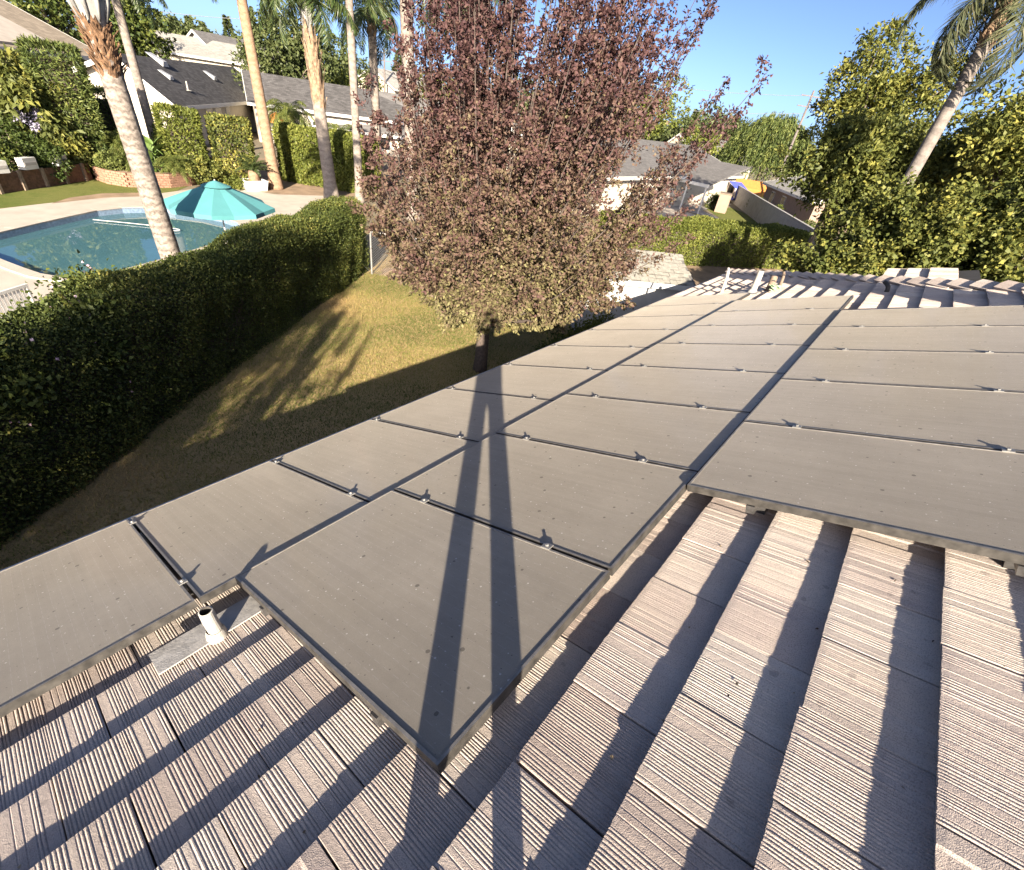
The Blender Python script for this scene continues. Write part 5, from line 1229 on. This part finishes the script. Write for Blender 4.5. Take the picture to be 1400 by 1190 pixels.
for x in (-.86, .86): mb = MB(); mb.tube([(x, .4, 0), (x, .4, 1.95)], .03, 6); mb.tube([(x, -.6, 0), (x, -.6, 1.5)], .03, 6); mb.build('frame', M['wood2'], sq)
# block wall with courses of blocks
w0 = G(1003, 250, 1.7); w1 = G(1140, 330, 1.7); w0.z = w1.z = 0; w1 = w1 + (w1 - w0).normalized() * 6; e = w1 - w0; Lw = e.length
bw = thing('block_wall', 'long grey concrete block wall running towards the dark tree', 'wall', w0, (0, 0, math.atan2(e.y, e.x)))
mb = MB(); mb.box((0, -.08, 0), (Lw, .08, 1.68)); mb.build('core', M['block'], bw); mb = MB()
for r_ in range(8):
    x = .2 * (r_ % 2)
    while x < Lw - .4: mb.box((x + .006, -.092, .205 * r_ + .004), (x + .394, -.0805, .205 * r_ + .199)); mb.box((x + .006, .0805, .205 * r_ + .004), (x + .394, .092, .205 * r_ + .199)); x += .4
mb.build('blocks', M['block'], bw)['kind'] = 'stuff'
mb = MB(); mb.box((-.01, -.11, 1.682), (Lw, .11, 1.74)); mb.build('cap', M['block'], bw)
# orange tarpaulin and outbuilding behind the wall
q = D(1024, 252, 78); ot = thing('orange_tent', 'orange tarpaulin tent showing above the block wall', 'tent', (q.x, q.y, 0), (0, 0, -.9)); zt = q.z + .5
mb = MB(); mb.add([(-2.2, -1.4, 0), (2.2, -1.4, 0), (2.2, 1.4, 0), (-2.2, 1.4, 0), (-2.2, -1.4, zt - .9), (2.2, -1.4, zt - .9), (2.2, 1.4, zt - .9), (-2.2, 1.4, zt - .9), (-2.0, 0, zt), (2.0, 0, zt)], [(0, 1, 5, 4), (1, 2, 6, 5), (2, 3, 7, 6), (3, 0, 4, 7), (4, 5, 9, 8), (6, 7, 8, 9), (5, 6, 9), (7, 4, 8)]); mb.build('cover', M['orange'], ot)
C0 = D(1046, 243, 70); C1 = D(1092, 268, 58); e = C1 - C0
gable_house('outbuilding', 'small tan outbuilding with pale panelled roof behind the block wall', (C0.x, C0.y), math.degrees(math.atan2(e.y, e.x)), 4, 4, e.length + 4, C1.z, C1.z + 1.3, C1.z, 'tan', 'shing_pale', windows=((3, 4.2, .3, 1.5), (7, 8.2, .3, 1.5)), cat='outbuilding')
q = D(1000, 222, 105)
gable_house('far_house', 'far shaded house with cream chimney left of the weeping tree', (q.x - 8, q.y + 3), -20, 6, 6, 16, q.z - 1.0, q.z + 3.0, q.z - 1, 'cream', 'shing_grey', group='far houses')
# right-hand hedge
r0 = G(862, 352); r1 = G(1092, 374); 
ra = Vector((21.3, 10.9, 0)); rbv = Vector((32.6, 4.6, 0)); e = rbv - ra
hedge('clipped_hedge', 'clipped bright green hedge beyond the shed, half in shadow', (ra.x, ra.y, 0), e.length, 2.0, 1.95, math.atan2(e.y, e.x), 42000, .10, .058, L_lime, rough=.12, seed=81, faces='ftse')
# plants along the block wall
for i, (px, py, lab) in enumerate(((1030, 292, 'spiky dark shrub in front of the block wall, larger one'), (1052, 306, 'low dark shrub further along the block wall'), (1090, 328, 'pale flowering shrub near the end of the block wall'), (975, 285, 'small rounded shrub beside the patio path'), (952, 272, 'dark shrub behind the patio posts'))):
    q = G(px, py); shrub('wall_shrub', lab, (q.x, q.y, .6), (1.2, .9, .6), 6, .5, 1800, .22, .06, L_green if i != 2 else L_cyp, 90 + i, 'plants by the block wall')

# =================================================================== TREES ON THE RIGHT
def rt(label, px, py, d_, rad, k, size, n, L, W, mat, seed, name='broadleaf_tree', bark='bark2', z0=None, group=None, **kw):
    c = D(px, py, d_); b_ = (c.x, c.y, 0); return tree(name, label, b_, (c.x, c.y, max(.6, c.z - rad[2] * .8)), max(.12, size * .16), auto_clumps(tuple(c), rad, k, size, seed), n, L, W, mat, bark, group, **kw)
rt('dense dark green tree with yellow-lit side right of the block wall', 1172, 236, 27, (2.8, 3.3, 2.3), 26, 1.05, 26000, .20, .09, L_bush, 101, lo=.0, hi=.9, sub=12)
rt('tall airy tree behind the dense dark one', 1205, 130, 31, (2.6, 3.4, 3.4), 20, .95, 15000, .20, .09, L_bush, 102, lo=.1, hi=1, sub=9, spread=.28, shell=.5)
rt('tree with loose yellow-green top at the right edge', 1410, 210, 24, (2.4, 2.8, 2.6), 18, .95, 13000, .18, .09, L_bush, 103, lo=.1, hi=1, sub=9, spread=.28, shell=.5)
rt('leafy tree filling the gap behind the leaning palm', 1310, 230, 27, (2.8, 3.2, 2.2), 18, 1.0, 14000, .19, .09, L_bush, 104, sub=10)
bmass = [(1180, 318, 19.0, 'low bush with round leaves nearest the block wall end'), (1250, 268, 20.0, 'yellow-green bush with round leaves below the leaning palm'), (1330, 262, 19.5, 'wide bush of pale round leaves behind the far roof corner'), (1410, 262, 19.0, 'bright round-leaved bush at the right picture edge')]
for i, (px, py, d_, lab) in enumerate(bmass):
    c = D(px, py, d_); zc = c.z + .2
    t = thing('round_leaved_bush', lab, 'bush', (c.x, c.y, 0), group='round-leaved bushes behind the roof')
    cl = auto_clumps((0, 0, zc * .62), (1.9, 2.1, zc * .55 if i else 1.3), 34, .58, 110 + i); mb = MB()
    for c_, r_ in cl: mb.tube(limb((0, 0, 0), c_, .1, 4), [.05, .04, .03, .02, .01], 5)
    mb.build('stems', M['bark2'], t); crown('foliage', cl, 27000, .125, .100, L_bush, t, up=.45, sub=11, spread=.24, shell=.7, lo=.0, hi=.95)
# weeping tree
c = D(1052, 205, 92); wt = thing('weeping_tree', 'round-headed weeping tree with hanging grey-green branches', 'tree', (c.x, c.y, 0))
mb = MB(); mb.tube([(0, 0, 0), (.1, 0, 2.5), (0, .1, 5)], [.4, .33, .25], 8); mb.build('trunk', M['bark2'], wt, True)
ztop = D(1050, 152, 92).z; r = np.random.default_rng(5); n = 1300; an = r.uniform(0, 6.283, n); rr_ = 6.6 * np.sqrt(r.uniform(0, 1, n)); zt = (ztop - .4) - (rr_ / 6.6) ** 2.2 * 5.0 + r.normal(0, .4, n)
Ps = []; Ts = []; Ls = []
for i in range(n):
    k = 26; ln = r.uniform(1.5, 4.5); f = np.linspace(0, 1, k); out_ = np.array([math.cos(an[i]), math.sin(an[i]), 0]); base_ = out_ * rr_[i] + np.array([0, 0, zt[i]])
    Ps.append(base_ + out_ * (f * .8)[:, None] + np.array([0, 0, -1.0]) * (f ** 1.3 * ln)[:, None] + r.normal(0, .08, (k, 3))); Ts.append(np.tile(out_ * .4 + np.array([0, 0, -1]), (k, 1)) + r.normal(0, .35, (k, 3))); Ls.append(np.full(k, r.uniform(.1, .9)) + r.normal(0, .1, k))
Ps = np.concatenate(Ps); Ts = np.concatenate(Ts); Ls = np.concatenate(Ls); Ps[:, 2] = np.maximum(Ps[:, 2], .8)
link('crown', leaf_mesh('crown', Ps, Ts, rdir(len(Ps)), .50, .10, Ls, L_cyp), wt)

# =================================================================== BACKGROUND TREES
far = [(390, 78, 62, (6.0, 6, 4.5), 22, 2.0, 11000, 'big round-headed green tree between ochre palm and shaggy palm', L_far),
       (165, 34, 66, (4.2, 4, 4.6), 16, 1.8, 9000, 'tall dark green tree behind the slim pale palm', L_green),
       (60, -5, 75, (9, 6, 4), 16, 2.2, 8000, 'dark treetop above the brown roof', L_green),
       (245, 62, 110, (6, 5, 3), 12, 2.6, 5000, 'far bushy tree behind the white gravel roof', L_far),
       (288, 76, 105, (5, 5, 3.6), 12, 2.4, 5000, 'far rounded tree right of the white chimney', L_far),
       (325, 78, 120, (5, 5, 3.2), 10, 2.4, 4000, 'far tree beside the plain grey gable roof', L_far),
       (465, 105, 75, (5, 5, 3), 12, 1.9, 5000, 'green tree between the shaggy palm and slender palm', L_far),
       (430, 112, 66, (4.2, 4, 3.2), 12, 1.7, 5000, 'yellow-green tree crown behind the shaggy palm', L_lime),
       (590, 150, 70, (6, 6, 4), 12, 2.0, 5000, 'green tree behind the left of the plum crown', L_lime),
       (700, 150, 75, (7, 7, 5), 14, 2.2, 6000, 'green tree behind the middle of the plum crown', L_far),
       (878, 142, 66, (5.0, 5, 4.5), 14, 1.9, 7000, 'bright lime-green tree right of the plum crown', L_lime),
       (945, 190, 115, (7, 6, 3.5), 12, 2.4, 5000, 'far green tree behind the patio house roof', L_far),
       (978, 178, 150, (9, 8, 4.5), 14, 3.0, 5000, 'far wide tree line right of the patio house ridge', L_far),
       (960, 200, 80, (3.6, 3.4, 1.8), 8, 1.4, 3500, 'small yellowish tree just above the patio house ridge', L_lime),
       (820, 165, 90, (6, 6, 5), 12, 2.2, 5000, 'green tree hidden behind the right of the plum crown', L_far)]
for i, (px, py, d_, rad, k, size, n, lab, mt) in enumerate(far):
    rt(lab, px, py, d_, rad, k, size, n, .32 * max(1, d_ / 70), .2 * max(1, d_ / 70), mt, 200 + i, name='background_tree', group='trees behind the houses', sub=10)
# conifer spires on the skyline
for i, (px, py0, d_, hw) in enumerate(((236, 22, 130, 2.2), (257, 22, 135, 2.4), (276, 30, 140, 2.2), (309, 22, 130, 2.2), (340, 10, 120, 2.6), (470, 62, 150, 2.0), (545, 70, 120, 2.6), (565, 88, 130, 2.0), (1008, 160, 150, 2.2), (985, 168, 160, 2.0), (953, 150, 140, 2.2))):
    tp_ = D(px, py0, d_); lab = 'dark conifer spire on the far skyline, ' + ['leftmost above the gravel roof', 'second from left above the gravel roof', 'third from left above the gravel roof', 'fourth, left of the ochre palm', 'tallest, touching the ochre palm', 'between shaggy and slender palms', 'left of the tan palm trunk', 'smallest beside the tan palm trunk', 'nearest the weeping tree', 'second left of the weeping tree', 'right of the plum crown'][i]
    t = thing('conifer_tree', lab, 'tree', (tp_.x, tp_.y, 0), group='conifer spires on the skyline'); mb = MB(); mb.tube([(0, 0, 0), (0, 0, tp_.z * .6), (0, 0, tp_.z)], [.3, .2, .03], 6); mb.build('trunk', M['bark'], t)
    r = np.random.default_rng(300 + i); n = 1500; z = tp_.z * (.15 + .86 * r.beta(1, 1.3, n)); rad = hw * (1 - z / (tp_.z * 1.02)) * 1.35 * r.uniform(.4, 1.1, n) * (.75 + .25 * np.sin(z * 4 + i)); a = r.uniform(0, 6.283, n)
    P = np.stack([np.cos(a) * rad, np.sin(a) * rad, z], 1); T = np.stack([np.cos(a), np.sin(a), r.uniform(-.6, .2, n)], 1)
    link('crown', leaf_mesh('crown', P, T, rdir(n, r), .8, .35, r.uniform(0, .8, n), L_far), t)
# wood on the horizon, one mass
r = np.random.default_rng(77); cl = []
for az in np.arange(-14, 92, .9):
    d_ = r.uniform(170, 260); s_ = r.uniform(3.0, 4.6); c_ = AZ(az + r.uniform(-.4, .4), d_, s_ * .75); cl.append((tuple(c_), (s_ * 1.7, s_ * 1.7, s_)))
o = crown('distant_wood', cl, 42000, 1.5, 1.0, L_far, None, sub=5, spread=.3, shell=.3); tag(o, 'unbroken belt of distant trees along the horizon', 'wood', kind='stuff')

# =================================================================== POLES, CABLES
def pole(label, px, py, d_, arm=True):
    tp_ = D(px, py, d_); t = thing('utility_pole', label, 'utility pole', (tp_.x, tp_.y, 0), group='utility poles'); mb = MB(); mb.tube([(0, 0, 0), (0, 0, tp_.z)], [.17, .11], 8); mb.build('post', M['pole'], t)
    if arm:
        for z_ in (.5, 1.5): mb = MB(); mb.box((-1.2, -.06, tp_.z - z_ - .1), (1.2, .06, tp_.z - z_), Matrix.Rotation(2.2, 4, 'Z')); mb.build('crossarm', M['pole'], t)
    return tp_
p1 = pole('tall utility pole right of the weeping tree', 1113, 124, 75)
p2 = pole('utility pole glimpsed between the palm trunks', 525, 66, 95)
def cable(label, a, b, sag, r_=.022):
    pts = []
    for i in range(25):
        f = i / 24; p = a.lerp(b, f); p.z -= sag * 4 * f * (1 - f); pts.append(p)
    c0 = pts[0].copy(); mb = MB(); mb.tube([p - c0 for p in pts], r_, 4); o = mb.build('power_cable', M['cable'], None, False, c0); return tag(o, label, 'cable', 'overhead cables')
far_l = D(690, 60, 95); cable('upper overhead cable crossing the sky right of the plum tree', p1 - Vector((0, 0, .5)), far_l, 1.6)
cable('lower overhead cable crossing the sky right of the plum tree', p1 - Vector((0, 0, 2.2)), far_l - Vector((0, 0, 3)), 1.8)
cable('short overhead cable running right from the tall pole', p1 - Vector((0, 0, .5)), D(1320, 190, 70), .8)
cable('overhead cable above the far roofs on the left', D(60, -14, 100), D(420, 26, 100), 1.0, .03)
